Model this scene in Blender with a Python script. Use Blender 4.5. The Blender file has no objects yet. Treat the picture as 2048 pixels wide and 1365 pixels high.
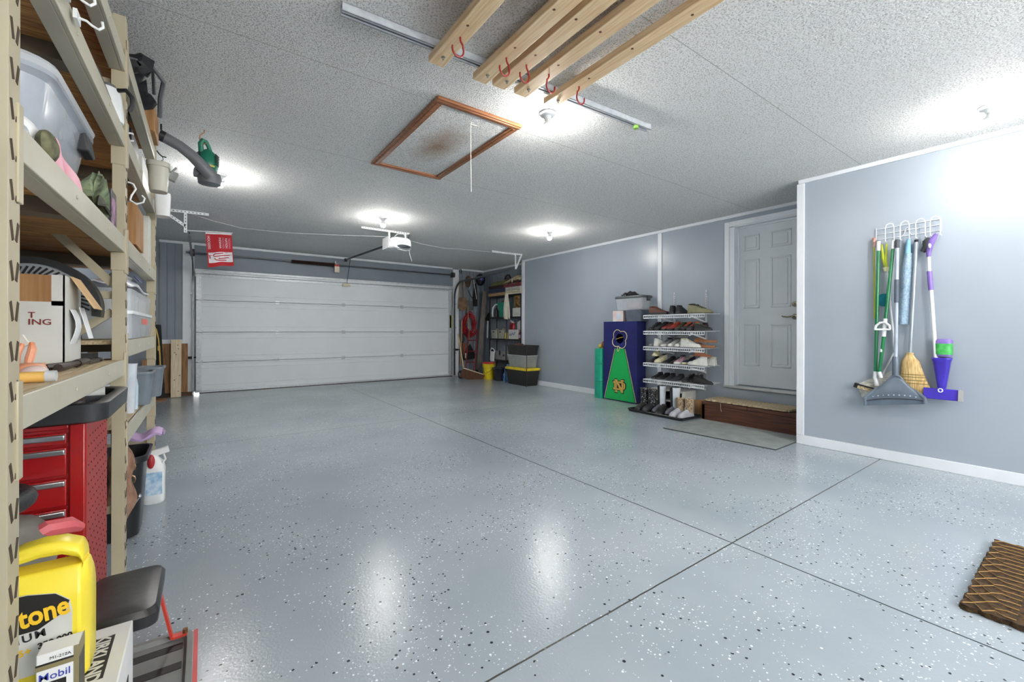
import bpy, bmesh, math, random
from mathutils import Vector, Matrix, Euler
random.seed(7)
SC = bpy.context.scene
COL = SC.collection
V = Vector
def R(d): return math.radians(d)
def s2l(c):
    c /= 255.0
    return c / 12.92 if c <= 0.04045 else ((c + 0.055) / 1.055) ** 2.4
def rgb(t): return (s2l(t[0]), s2l(t[1]), s2l(t[2]), 1.0)

# ---------------------------------------------------------------- materials
MATS = {}
def M(name, col, rough=0.5, metal=0.0, var=0.12, vs=9.0, bump=0.0, bs=60.0, trans=0.0, alpha=1.0, emit=0.0, col2=None, coat=0.0, stretch=None, spec=0.5):
    if name in MATS: return MATS[name]
    m = bpy.data.materials.new(name); m.use_nodes = True
    nt = m.node_tree; N = nt.nodes; L = nt.links
    b = N['Principled BSDF']
    b.inputs['Roughness'].default_value = rough
    b.inputs['Metallic'].default_value = metal
    b.inputs['Specular IOR Level'].default_value = spec
    if trans: b.inputs['Transmission Weight'].default_value = trans
    if alpha < 1: b.inputs['Alpha'].default_value = alpha
    if coat: b.inputs['Coat Weight'].default_value = coat
    tc = N.new('ShaderNodeTexCoord'); mp = N.new('ShaderNodeMapping')
    L.new(tc.outputs['Object'], mp.inputs['Vector'])
    if stretch: mp.inputs['Scale'].default_value = stretch
    no = N.new('ShaderNodeTexNoise'); no.inputs['Scale'].default_value = vs; no.inputs['Detail'].default_value = 4
    L.new(mp.outputs[0], no.inputs['Vector'])
    rp = N.new('ShaderNodeValToRGB')
    a = rgb(col)
    if col2 is None:
        c0 = tuple(x * (1 - var) for x in a[:3]) + (1,); c1 = tuple(min(1, x * (1 + var)) for x in a[:3]) + (1,)
    else: c0 = a; c1 = rgb(col2)
    rp.color_ramp.elements[0].color = c0; rp.color_ramp.elements[0].position = 0.34
    rp.color_ramp.elements[1].color = c1; rp.color_ramp.elements[1].position = 0.66
    L.new(no.outputs['Fac'], rp.inputs['Fac'])
    L.new(rp.outputs['Color'], b.inputs['Base Color'])
    if bump:
        n2 = N.new('ShaderNodeTexNoise'); n2.inputs['Scale'].default_value = bs; n2.inputs['Detail'].default_value = 3
        L.new(mp.outputs[0], n2.inputs['Vector'])
        bp = N.new('ShaderNodeBump'); bp.inputs['Strength'].default_value = bump; bp.inputs['Distance'].default_value = 0.01
        L.new(n2.outputs['Fac'], bp.inputs['Height']); L.new(bp.outputs[0], b.inputs['Normal'])
    if emit:
        b.inputs['Emission Color'].default_value = (1, 1, 1, 1); b.inputs['Emission Strength'].default_value = emit
    MATS[name] = m
    return m
def wood(name, c1, c2, axis=1, rough=0.55, sc=7.0):
    st = [26.0, 26.0, 26.0]; st[axis] = 1.6
    return M(name, c1, rough, col2=c2, vs=sc * 0.35, stretch=tuple(st))

def floor_mat():
    m = bpy.data.materials.new('epoxy_floor'); m.use_nodes = True
    nt = m.node_tree; N = nt.nodes; L = nt.links; b = N['Principled BSDF']
    tc = N.new('ShaderNodeTexCoord')
    base = N.new('ShaderNodeTexNoise'); base.inputs['Scale'].default_value = 1.1; base.inputs['Detail'].default_value = 5
    L.new(tc.outputs['Object'], base.inputs['Vector'])
    rp = N.new('ShaderNodeValToRGB'); rp.color_ramp.elements[0].color = rgb((150, 160, 168)); rp.color_ramp.elements[1].color = rgb((164, 173, 180))
    rp.color_ramp.elements[0].position = .35; rp.color_ramp.elements[1].position = .65
    L.new(base.outputs['Fac'], rp.inputs['Fac'])
    col = rp.outputs['Color']
    den = N.new('ShaderNodeTexNoise'); den.inputs['Scale'].default_value = 2.3
    L.new(tc.outputs['Object'], den.inputs['Vector'])
    def flakes(scale, lo, hi, size, color, off, col):
        mp = N.new('ShaderNodeMapping'); mp.inputs['Location'].default_value = (off, off * 1.7, 0.013); L.new(tc.outputs['Object'], mp.inputs['Vector'])
        vo = N.new('ShaderNodeTexVoronoi'); vo.inputs['Scale'].default_value = scale; L.new(mp.outputs[0], vo.inputs['Vector'])
        vo.voronoi_dimensions = '2D'
        sp = N.new('ShaderNodeSeparateColor'); L.new(vo.outputs['Color'], sp.inputs[0])
        dn = N.new('ShaderNodeMath'); dn.operation = 'MULTIPLY_ADD'; dn.inputs[1].default_value = -0.35; dn.inputs[2].default_value = lo + .17
        L.new(den.outputs['Fac'], dn.inputs[0])
        g = N.new('ShaderNodeMath'); g.operation = 'GREATER_THAN'; L.new(sp.outputs[0], g.inputs[0]); L.new(dn.outputs[0], g.inputs[1])
        ds = N.new('ShaderNodeMath'); ds.operation = 'LESS_THAN'; L.new(vo.outputs['Distance'], ds.inputs[0])
        sz = N.new('ShaderNodeMath'); sz.operation = 'MULTIPLY_ADD'; sz.inputs[1].default_value = size * 0.8; sz.inputs[2].default_value = size * .45
        L.new(sp.outputs[1], sz.inputs[0]); L.new(sz.outputs[0], ds.inputs[1])
        mu = N.new('ShaderNodeMath'); mu.operation = 'MULTIPLY'; L.new(g.outputs[0], mu.inputs[0]); L.new(ds.outputs[0], mu.inputs[1])
        mx = N.new('ShaderNodeMix'); mx.data_type = 'RGBA'; L.new(mu.outputs[0], mx.inputs['Factor']); L.new(col, mx.inputs['A']); mx.inputs['B'].default_value = color
        return mx.outputs['Result']
    col = flakes(75, .95, 1, .27, rgb((226, 232, 236)), 0.0, col)
    col = flakes(58, .965, 1, .27, rgb((38, 42, 48)), 4.3, col)
    col = flakes(130, .955, 1, .32, rgb((205, 212, 218)), 7.7, col)
    # saw-cut joints
    sx = N.new('ShaderNodeSeparateXYZ'); L.new(tc.outputs['Object'], sx.inputs[0])
    wob = N.new('ShaderNodeTexNoise'); wob.inputs['Scale'].default_value = 9; L.new(tc.outputs['Object'], wob.inputs['Vector'])
    def joint(out, pos, w, col, dark):
        a = N.new('ShaderNodeMath'); a.operation = 'ADD'; a.inputs[1].default_value = -pos - .003; L.new(out, a.inputs[0])
        a2 = N.new('ShaderNodeMath'); a2.operation = 'MULTIPLY_ADD'; a2.inputs[1].default_value = .006; L.new(wob.outputs['Fac'], a2.inputs[0]); L.new(a.outputs[0], a2.inputs[2])
        ab = N.new('ShaderNodeMath'); ab.operation = 'ABSOLUTE'; L.new(a2.outputs[0], ab.inputs[0])
        l = N.new('ShaderNodeMath'); l.operation = 'LESS_THAN'; l.inputs[1].default_value = w; L.new(ab.outputs[0], l.inputs[0])
        mx = N.new('ShaderNodeMix'); mx.data_type = 'RGBA'; L.new(l.outputs[0], mx.inputs['Factor']); L.new(col, mx.inputs['A']); mx.inputs['B'].default_value = dark
        return mx.outputs['Result']
    dk = rgb((52, 58, 64))
    col = joint(sx.outputs['X'], 2.2148, .0042, col, dk)
    col = joint(sx.outputs['Y'], 1.1262, .0036, col, rgb((70, 68, 62)))
    col = joint(sx.outputs['Y'], 4.9922, .0035, col, rgb((84, 90, 96)))
    L.new(col, b.inputs['Base Color'])
    b.inputs['Roughness'].default_value = 0.2
    n2 = N.new('ShaderNodeTexNoise'); n2.inputs['Scale'].default_value = 95; n2.inputs['Detail'].default_value = 2
    L.new(tc.outputs['Object'], n2.inputs['Vector'])
    bp = N.new('ShaderNodeBump'); bp.inputs['Strength'].default_value = 0.22; bp.inputs['Distance'].default_value = 0.004
    L.new(n2.outputs['Fac'], bp.inputs['Height']); L.new(bp.outputs[0], b.inputs['Normal'])
    return m
def ceil_mat():
    m = bpy.data.materials.new('popcorn_ceiling'); m.use_nodes = True
    nt = m.node_tree; N = nt.nodes; L = nt.links; b = N['Principled BSDF']
    tc = N.new('ShaderNodeTexCoord')
    no = N.new('ShaderNodeTexNoise'); no.inputs['Scale'].default_value = 115; no.inputs['Detail'].default_value = 4; no.inputs['Roughness'].default_value = .6
    L.new(tc.outputs['Object'], no.inputs['Vector'])
    rp = N.new('ShaderNodeValToRGB'); rp.color_ramp.elements[0].color = rgb((196, 197, 190)); rp.color_ramp.elements[1].color = rgb((255, 255, 253))
    rp.color_ramp.elements[0].position = .36; rp.color_ramp.elements[1].position = .52
    L.new(no.outputs['Fac'], rp.inputs['Fac'])
    col = rp.outputs['Color']
    # brown multiply blots with noisy edges between the boards
    sp = N.new('ShaderNodeSeparateXYZ'); L.new(tc.outputs['Object'], sp.inputs[0])
    big = N.new('ShaderNodeTexNoise'); big.inputs['Scale'].default_value = 3.2; big.inputs['Detail'].default_value = 3; L.new(tc.outputs['Object'], big.inputs['Vector'])
    def blot(cx, cy, rx, ry, col, amount, tint):
        mp = N.new('ShaderNodeMapping'); L.new(tc.outputs['Object'], mp.inputs['Vector'])
        mp.inputs['Location'].default_value = (-cx / rx, -cy / ry, -2.558); mp.inputs['Scale'].default_value = (1 / rx, 1 / ry, 1)
        ln = N.new('ShaderNodeVectorMath'); ln.operation = 'LENGTH'; L.new(mp.outputs[0], ln.inputs[0])
        ad = N.new('ShaderNodeMath'); ad.operation = 'MULTIPLY_ADD'; ad.inputs[1].default_value = .9; L.new(big.outputs['Fac'], ad.inputs[0]); L.new(ln.outputs['Value'], ad.inputs[2])
        mr = N.new('ShaderNodeMapRange'); mr.inputs['From Min'].default_value = 0.5; mr.inputs['From Max'].default_value = 1.5
        mr.inputs['To Min'].default_value = amount; mr.inputs['To Max'].default_value = 0.0; L.new(ad.outputs[0], mr.inputs['Value'])
        mx = N.new('ShaderNodeMix'); mx.data_type = 'RGBA'; mx.blend_type = 'MULTIPLY'; L.new(mr.outputs[0], mx.inputs['Factor']); L.new(col, mx.inputs['A']); mx.inputs['B'].default_value = tint
        return mx.outputs['Result']
    brown = rgb((150, 112, 82))
    for q in ((0.88, 1.62, .16, .42), (1.12, 1.5, .14, .40), (1.5, 1.3, .12, .5)):
        col = blot(*q, col, .6, brown)
    # board seams: taped joints in x and y
    def seam(out, pos, w, col):
        a = N.new('ShaderNodeMath'); a.operation = 'ADD'; a.inputs[1].default_value = -pos; L.new(out, a.inputs[0])
        ab = N.new('ShaderNodeMath'); ab.operation = 'ABSOLUTE'; L.new(a.outputs[0], ab.inputs[0])
        l = N.new('ShaderNodeMath'); l.operation = 'LESS_THAN'; l.inputs[1].default_value = w; L.new(ab.outputs[0], l.inputs[0])
        mx = N.new('ShaderNodeMix'); mx.data_type = 'RGBA'; L.new(l.outputs[0], mx.inputs['Factor']); L.new(col, mx.inputs['A']); mx.inputs['B'].default_value = rgb((196, 197, 190))
        return mx.outputs['Result']
    for p in (1.262, 2.512, 3.755, 6.26, 7.5): col = seam(sp.outputs['Y'], p, .0025, col)
    L.new(col, b.inputs['Base Color'])
    b.inputs['Roughness'].default_value = 0.8; b.inputs['Specular IOR Level'].default_value = .25
    bp = N.new('ShaderNodeBump'); bp.inputs['Strength'].default_value = 1.0; bp.inputs['Distance'].default_value = 0.02
    L.new(no.outputs['Fac'], bp.inputs['Height']); L.new(bp.outputs[0], b.inputs['Normal'])
    return m
def groove_mat():
    m = bpy.data.materials.new('grooved_panelling'); m.use_nodes = True
    nt = m.node_tree; N = nt.nodes; L = nt.links; b = N['Principled BSDF']
    tc = N.new('ShaderNodeTexCoord'); no = N.new('ShaderNodeTexNoise'); no.inputs['Scale'].default_value = 3; L.new(tc.outputs['Object'], no.inputs['Vector'])
    rp = N.new('ShaderNodeValToRGB'); rp.color_ramp.elements[0].color = rgb((118, 127, 137)); rp.color_ramp.elements[1].color = rgb((134, 143, 152))
    L.new(no.outputs['Fac'], rp.inputs['Fac']); L.new(rp.outputs['Color'], b.inputs['Base Color'])
    b.inputs['Roughness'].default_value = .42
    return m

# ---------------------------------------------------------------- mesh builder
class MB:
    def __init__(s): s.bm = bmesh.new(); s.mi = 0
    def vs(s, pts): return [s.bm.verts.new(p) for p in pts]
    def f(s, v):
        try:
            fc = s.bm.faces.new(v); fc.material_index = s.mi; return fc
        except ValueError: return None
    def bb(s, a, b):
        x0, y0, z0 = a; x1, y1, z1 = b
        v = s.vs([(x0,y0,z0),(x1,y0,z0),(x1,y1,z0),(x0,y1,z0),(x0,y0,z1),(x1,y0,z1),(x1,y1,z1),(x0,y1,z1)])
        for q in ((3,2,1,0),(4,5,6,7),(0,1,5,4),(1,2,6,5),(2,3,7,6),(3,0,4,7)): s.f([v[i] for i in q])
        return s
    def box(s, c, d, rot=None):
        c = V(c); h = V(d) / 2
        pts = [V((sx*h.x, sy*h.y, sz*h.z)) for sx,sy,sz in ((-1,-1,-1),(1,-1,-1),(1,1,-1),(-1,1,-1),(-1,-1,1),(1,-1,1),(1,1,1),(-1,1,1))]
        if rot is not None:
            E = rot if isinstance(rot, Matrix) else Euler([R(a) for a in rot]).to_matrix()
            pts = [E @ p for p in pts]
        v = s.vs([c + p for p in pts])
        for q in ((3,2,1,0),(4,5,6,7),(0,1,5,4),(1,2,6,5),(2,3,7,6),(3,0,4,7)): s.f([v[i] for i in q])
        return s
    def beam(s, p0, p1, w, h, up=(0,0,1)):
        p0 = V(p0); p1 = V(p1); d = (p1 - p0).normalized(); u = V(up)
        sd = d.cross(u)
        if sd.length < 1e-4: sd = d.cross(V((1,0,0)))
        sd.normalize(); u = sd.cross(d)
        m = Matrix((sd, d, u)).transposed()
        return s.box((p0 + p1) / 2, (w, (p1 - p0).length, h), m)
    def loft(s, rings, cap=True, closed=True):
        vv = [s.vs(r) for r in rings]; n = len(vv[0])
        for a, b in zip(vv, vv[1:]):
            for i in range(n if closed else n - 1):
                j = (i + 1) % n; s.f([a[i], a[j], b[j], b[i]])
        if cap:
            s.f(list(reversed(vv[0]))); s.f(vv[-1])
        return s
    def tube(s, pts, r, n=8, closed=False, cap=True):
        pts = [V(p) for p in pts]; k = len(pts)
        rr = r if isinstance(r, (list, tuple)) else [r] * k
        nrm = None; rings = []
        for i, p in enumerate(pts):
            if closed: t = pts[(i+1) % k] - pts[i-1]
            else: t = pts[min(i+1, k-1)] - pts[max(i-1, 0)]
            if t.length < 1e-9: t = V((0,0,1))
            t.normalize()
            if nrm is None:
                a = V((0,0,1)) if abs(t.z) < .9 else V((1,0,0)); nrm = t.cross(a).normalized()
            else:
                nrm = nrm - t * nrm.dot(t)
                if nrm.length < 1e-6: nrm = t.cross(V((0.3,1,0.2)))
                nrm.normalize()
            bn = t.cross(nrm)
            rings.append([p + (nrm * math.cos(6.28318*j/n) + bn * math.sin(6.28318*j/n)) * rr[i] for j in range(n)])
        if closed: rings.append(rings[0]); return s.loft_c(rings)
        return s.loft(rings, cap)
    def loft_c(s, rings):
        vv = [s.vs(r) for r in rings[:-1]]; vv.append(vv[0]); n = len(vv[0])
        for a, b in zip(vv, vv[1:]):
            for i in range(n):
                j = (i + 1) % n; s.f([a[i], a[j], b[j], b[i]])
        return s
    def cyl(s, p0, p1, r0, r1=None, n=14): return s.tube([p0, p1], [r0, r0 if r1 is None else r1], n)
    def lathe(s, prof, c=(0,0,0), n=20, mat=None, cap=True):
        c = V(c); rings = []
        for r, z in prof:
            ring = [V((r*math.cos(6.28318*j/n), r*math.sin(6.28318*j/n), z)) for j in range(n)]
            if mat is not None: ring = [mat @ p for p in ring]
            rings.append([c + p for p in ring])
        return s.loft(rings, cap)
    def rbox(s, z0, z1, a, b, r=.02, c=(0,0,0), k=4, cap=True, mat=None):
        """tapered box with rounded corners; a,b = (sx,sy) at z0 and z1"""
        def ring(d, z):
            hx, hy = d[0]/2, d[1]/2; q = min(r, hx*.98, hy*.98); o = []
            for cx, cy, st in ((hx-q, hy-q, 0), (-hx+q, hy-q, 90), (-hx+q, -hy+q, 180), (hx-q, -hy+q, 270)):
                for i in range(k+1):
                    t = R(st + 90*i/k); o.append(V((cx + q*math.cos(t), cy + q*math.sin(t), z)))
            if mat is not None: o = [mat @ p for p in o]
            return [V(c) + p for p in o]
        return s.loft([ring(a, z0), ring(b, z1)], cap)
    def ring_box(s, secs, r=.02, c=(0,0,0), k=4, cap=True, mat=None):
        """secs: list of (z, sx, sy) -> lofted rounded box (can turn inward for hollow tubs)"""
        rings = []
        for z, sx, sy in secs:
            hx, hy = sx/2, sy/2; q = min(r, hx*.98, hy*.98); o = []
            for cx, cy, st in ((hx-q, hy-q, 0), (-hx+q, hy-q, 90), (-hx+q, -hy+q, 180), (hx-q, -hy+q, 270)):
                for i in range(k+1):
                    t = R(st + 90*i/k); o.append(V((cx + q*math.cos(t), cy + q*math.sin(t), z)))
            if mat is not None: o = [mat @ p for p in o]
            rings.append([V(c) + p for p in o])
        return s.loft(rings, cap)
    def prism(s, poly, z0, z1, mat=None):
        a = [V((p[0], p[1], z0)) for p in poly]; b = [V((p[0], p[1], z1)) for p in poly]
        if mat is not None: a = [mat @ p for p in a]; b = [mat @ p for p in b]
        return s.loft([a, b])
    def ell(s, c, r, n=14, m=9, mat=None):
        rings = []
        for i in range(m + 1):
            t = math.pi * (i + .02 * (i == 0) - .02 * (i == m)) / m
            ring = [V((r[0]*math.sin(t)*math.cos(6.28318*j/n), r[1]*math.sin(t)*math.sin(6.28318*j/n), -r[2]*math.cos(t))) for j in range(n)]
            if mat is not None: ring = [mat @ p for p in ring]
            rings.append([V(c) + p for p in ring])
        return s.loft(rings)
    def grid(s, fn, nu, nv, th=0.0):
        """surface fn(u,v) with optional thickness along its normals"""
        P = [[V(fn(i/nu, j/nv)) for j in range(nv+1)] for i in range(nu+1)]
        if th:
            Q = []
            for i in range(nu+1):
                row = []
                for j in range(nv+1):
                    du = P[min(i+1,nu)][j] - P[max(i-1,0)][j]; dv = P[i][min(j+1,nv)] - P[i][max(j-1,0)]
                    n = du.cross(dv); n = n.normalized() if n.length > 1e-9 else V((0,0,1)); row.append(P[i][j] - n*th)
                Q.append(row)
            A = [s.vs(r) for r in P]; B = [s.vs(r) for r in Q]
            for i in range(nu):
                for j in range(nv):
                    s.f([A[i][j],A[i+1][j],A[i+1][j+1],A[i][j+1]]); s.f([B[i][j+1],B[i+1][j+1],B[i+1][j],B[i][j]])
            for i in range(nu):
                s.f([A[i+1][0],A[i][0],B[i][0],B[i+1][0]]); s.f([A[i][nv],A[i+1][nv],B[i+1][nv],B[i][nv]])
            for j in range(nv):
                s.f([A[0][j],A[0][j+1],B[0][j+1],B[0][j]]); s.f([A[nu][j+1],A[nu][j],B[nu][j],B[nu][j+1]])
        else:
            A = [s.vs(r) for r in P]
            for i in range(nu):
                for j in range(nv): s.f([A[i][j],A[i+1][j],A[i+1][j+1],A[i][j+1]])
        return s
    def xf(s, m):
        bmesh.ops.transform(s.bm, matrix=m, verts=s.bm.verts); return s
    def obj(s, name, mat, parent=None, loc=None, rz=0.0, rot=None, bev=0.0, sub=0, ang=38, flat=False):
        bmesh.ops.recalc_face_normals(s.bm, faces=s.bm.faces)
        me = bpy.data.meshes.new(name); s.bm.to_mesh(me); s.bm.free()
        for m in (mat if isinstance(mat, (list, tuple)) else [mat]): me.materials.append(m)
        if not flat:
            me.shade_smooth(); me.set_sharp_from_angle(angle=R(ang))
        o = bpy.data.objects.new(name, me); COL.objects.link(o)
        if parent is not None: o.parent = parent
        if loc is not None: o.location = loc
        if rot is not None: o.rotation_euler = [R(a) for a in rot]
        elif rz: o.rotation_euler.z = R(rz)
        if bev:
            md = o.modifiers.new('bevel', 'BEVEL'); md.width = bev; md.segments = 2; md.limit_method = 'ANGLE'; md.angle_limit = R(40)
        if sub:
            md = o.modifiers.new('sub', 'SUBSURF'); md.levels = sub; md.render_levels = sub
        return o
def tag(o, label, cat, group=None):
    o['label'] = label; o['category'] = cat
    if group: o['group'] = group
    return o
def struct(o): o['kind'] = 'structure'; return o
def thing(name, label, cat, loc=(0,0,0), rz=0.0, group=None, rot=None):
    o = bpy.data.objects.new(name, None); COL.objects.link(o); o.empty_display_size = .05
    o.location = loc
    o.rotation_euler = (0, 0, R(rz)) if rot is None else [R(a) for a in rot]
    return tag(o, label, cat, group)
def dup(root, loc, rz=0.0, label=None, rot=None, scale=None, mats=None):
    r = root.copy(); COL.objects.link(r); r.location = loc
    r.rotation_euler = (0, 0, R(rz)) if rot is None else [R(a) for a in rot]
    if label: r['label'] = label
    if scale: r.scale = scale
    def sw(o):
        if mats and o.type == 'MESH' and o.data.materials:
            k = o.name.split('.')[0]
            if k in mats:
                o.data = o.data.copy(); o.data.materials[0] = mats[k]
    sw(r)
    for ch in list(root.children):
        c = ch.copy(); COL.objects.link(c); c.parent = r; sw(c)
        for g in list(ch.children):
            d = g.copy(); COL.objects.link(d); d.parent = c; sw(d)
    return r
def text(body, size, mat, parent, mtx, name='lettering', depth=.0006, bold=0.0, shear=0.0, align='CENTER', sx=1.0, spacing=1.0):
    cu = bpy.data.curves.new(name, 'FONT'); cu.body = body; cu.size = size; cu.align_x = align; cu.align_y = 'CENTER'
    cu.extrude = depth; cu.offset = bold; cu.shear = shear; cu.space_character = spacing; cu.resolution_u = 3
    t = bpy.data.objects.new(name, cu); COL.objects.link(t)
    dg = bpy.context.evaluated_depsgraph_get()
    me = bpy.data.meshes.new_from_object(t.evaluated_get(dg))
    bpy.data.objects.remove(t); bpy.data.curves.remove(cu)
    me.transform(mtx @ Matrix.Diagonal((sx, 1, 1, 1))); me.materials.clear(); me.materials.append(mat); me.name = name
    o = bpy.data.objects.new(name, me); COL.objects.link(o); o.parent = parent
    return o
def frame(origin, xdir, ydir):
    """4x4 with local x along xdir, local y along ydir, z out of the page"""
    x = V(xdir).normalized(); y = V(ydir); z = x.cross(y).normalized(); y = z.cross(x)
    m = Matrix((x, y, z)).transposed().to_4x4(); m.translation = V(origin); return m
# ---------------------------------------------------------------- setting
CH = 2.558; DY = 8.99; WN = 4.705; WF = 5.423; WK = 5.627; XL = -0.96; YB = -2.1; YC = 1.753; YR = 7.156
white = M('white_trim_paint', (226, 230, 234), .35, var=.02)
wallp = M('grey_wall_paint', (162, 171, 181), .34, var=.03, vs=2.0, bump=.02, bs=220)
wallp2 = M('grey_wall_paint_far', (160, 169, 179), .3, var=.03, vs=2.0, bump=.02, bs=220)
floorm = floor_mat(); ceilm = ceil_mat(); groove = groove_mat()
dark = M('black_plastic', (28, 29, 31), .45, var=.15)
galv = M('galvanised_steel', (196, 200, 204), .35, metal=.2, var=.1, vs=30)
steel = M('bright_steel', (190, 192, 194), .22, metal=1.0, var=.05)
blackm = M('black_metal', (24, 24, 26), .4, metal=.4)
b = MB(); b.bb((XL, YB, -.1), (WK + .15, DY + .2, 0)); struct(b.obj('floor', floorm))
b = MB(); b.bb((XL - .1, YB - .1, CH), (WK + .15, DY + .3, CH + .08)); struct(b.obj('ceiling', ceilm))
b = MB(); b.bb((XL - .1, YB, 0), (XL, DY + .1, CH)); struct(b.obj('wall_left', wallp))
wx0, wx1, wz0, wz1 = .6, 4.0, .95, 2.25   # added unseen opening behind the camera, lets in daylight as fill
b = MB(); b.bb((XL - .1, YB - .1, 0), (wx0, YB, CH)); b.bb((wx1, YB - .1, 0), (WN + .1, YB, CH)); b.bb((wx0, YB - .1, 0), (wx1, YB, wz0)); b.bb((wx0, YB - .1, wz1), (wx1, YB, CH)); struct(b.obj('wall_back', wallp))
for k in range(2):
    xa = wx0 + k * (wx1 - wx0) / 2; xb = xa + (wx1 - wx0) / 2
    wn_ = thing('fill_window_%d' % (k + 1), '', ''); del wn_['label']; del wn_['category']; struct(wn_)
    for q in (((xa, wz0), (xb, wz0 + .05)), ((xa, wz1 - .05), (xb, wz1)), ((xa, wz0 + .05), (xa + .05, wz1 - .05)), ((xb - .05, wz0 + .05), (xb, wz1 - .05))):
        b = MB(); b.bb((q[0][0], YB - .08, q[0][1]), (q[1][0], YB - .02, q[1][1])); b.obj('fill_window_frame', white, wn_)
    b = MB(); b.bb((xa + .05, YB - .056, wz0 + .05), (xb - .05, YB - .05, wz1 - .05)); b.obj('fill_window_pane', M('fill_window_glass', (240, 246, 248), .05, alpha=.08, var=0), wn_)
    pl = bpy.data.lights.new('fill_window_portal', 'AREA'); pl.shape = 'RECTANGLE'; pl.size = xb - xa; pl.size_y = wz1 - wz0; pl.cycles.is_portal = True
    po = bpy.data.objects.new('fill_window_portal', pl); COL.objects.link(po); po.location = ((xa + xb) / 2, YB - .12, (wz0 + wz1) / 2); po.rotation_euler = (R(90), 0, R(180)); po['kind'] = 'structure'
b = MB(); b.bb((WN, YB - .1, 0), (WN + .1, YC, CH)); b.bb((WN + .1, YC - .1, 0), (WF + .12, YC, CH)); struct(b.obj('wall_near', wallp))
# right wall with door opening
b = MB()
y0, y1, z0, z1 = 1.94, 2.765, .39, 2.425
b.bb((WF, YC, 0), (WF + .12, y0, CH)); b.bb((WF, y1, 0), (WF + .12, YR, CH)); b.bb((WF, y0, 0), (WF + .12, y1, z0)); b.bb((WF, y0, z1), (WF + .12, y1, CH))
b.bb((WF + .12, y0 - .1, z0 - .1), (WF + .14, y1 + .1, z1 + .1))
struct(b.obj('wall_right', wallp2))
b = MB(); b.bb((WF + .12, YR - .05, 0), (WK + .1, YR, CH)); b.bb((WK, YR, 0), (WK + .1, DY + .1, CH))
for i in range(18):   # vertical grooved boards
    yy = YR + .02 + i * .102
    b.bb((WK - .014, yy, 0), (WK, min(yy + .094, DY + .02), CH))
struct(b.obj('wall_recess', groove))
# garage door wall: opening -0.15 .. 4.76
b = MB(); yw = DY + .03
b.bb((XL, yw, 0), (-.17, yw + .1, CH)); b.bb((4.78, yw, 0), (WK, yw + .1, CH)); b.bb((-.17, yw, 2.12), (4.78, yw + .1, CH))
x = -.9
while x < -.3:
    b.bb((x, yw - .016, .9), (x + .094, yw, CH)); x += .102
x = 4.91
while x < WK - .03:
    b.bb((x, yw - .016, 0), (min(x + .094, WK), yw, CH)); x += .102
struct(b.obj('wall_front', groove))
n = [0]
def trim(a, c, name=None, mt=None, bev=.004):
    n[0] += 1
    m = MB(); m.bb(a, c); return struct(m.obj(name or 'trim_%d' % n[0], mt or white, bev=bev))
trim((-.9, DY - .0, .775), (-.295, yw, .925)); trim((-.295, DY - .01, 0), (-.14, yw, CH - .035)); trim((4.755, DY - .01, 0), (4.905, yw, CH - .035))
trim((-.6, yw - .03, CH - .04), (4.745, yw, CH)); trim((4.915, yw - .03, CH - .04), (WK, yw, CH))
trim((WK - .025, YR, CH - .04), (WK, yw - .03, CH))
trim((WF - .02, YC, CH - .038), (WF, YR, CH)); trim((WN - .02, YB, CH - .038), (WN, YC, CH))
trim((WN - .02, YC - .052, .088), (WN, YC + .012, CH - .038)); trim((WF - .02, YR - .07, 0), (WF, YR + .015, CH - .038))
trim((WF - .015, 3.79, .09), (WF, 3.855, CH - .038))
trim((WN - .018, YB, 0), (WN, YC + .012, .088), 'baseboard_near'); trim((WF - .018, 2.0, 0), (WF, YR - .07, .09), 'baseboard_right')
# man door
d = thing('door_1', '', ''); del d['label']; del d['category']; struct(d)
doorw = M('white_door_paint', (214, 219, 222), .38, var=.015)
b = MB(); xs = 5.52
b.bb((xs, 1.965, .41), (xs + .02, 2.735, 2.40))
ph = [(2.093, 2.286), (1.375, 1.981), (.66, 1.175)]
for ya, yb in ((2.483, 2.672), (2.133, 2.354)):
    for za, zb in ph:
        w = .018
        for q in ((ya, yb, za, za + w), (ya, yb, zb - w, zb), (ya, ya + w, za, zb), (yb - w, yb, za, zb)):
            b.bb((xs - .007, q[0], q[2]), (xs + .003, q[1], q[3]))
        b.bb((xs - .006, ya + .035, za + .035), (xs + .003, yb - .035, zb - .035))
b.obj('door_slab', doorw, d, bev=.004)
b = MB()
b.bb((WF - .016, 2.80, .40), (WF, 2.862, 2.475)); b.bb((WF - .016, 1.90, 2.412), (WF, 2.80, 2.475)); b.bb((WF - .016, 1.84, .40), (WF, 1.90, 2.475))
b.obj('door_casing', white, d, bev=.004)
b = MB()
b.bb((WF - .004, 2.74, .40), (xs + .02, 2.80, 2.412)); b.bb((WF - .004, 1.90, .40), (xs + .02, 1.96, 2.412)); b.bb((WF - .004, 1.90, 2.40), (xs + .02, 2.80, 2.43))
b.bb((xs - .014, 2.722, .41), (xs - .002, 2.745, 2.40)); b.bb((xs - .014, 1.96, 2.385), (xs - .002, 2.74, 2.405))
b.obj('door_jamb', white, d, bev=.002)
b = MB(); b.bb((WF - .035, 1.86, .375), (xs, 2.86, .402)); b.obj('door_sill', M('aluminium_sill', (196, 200, 198), .4, metal=.3), d, bev=.003)
knobm = M('satin_nickel', (150, 142, 122), .25, metal=1.0)
X2 = Matrix.Rotation(R(-90), 3, 'Y')
b = MB(); b.lathe([(.031, 0), (.031, .01), (.027, .018), (.018, .02), (.017, .026)], (xs, 2.093, 1.403), 20, X2); b.box((xs - .03, 2.093, 1.403), (.014, .006, .022), (20, 0, 0)); b.obj('deadbolt', knobm, d)
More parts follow.
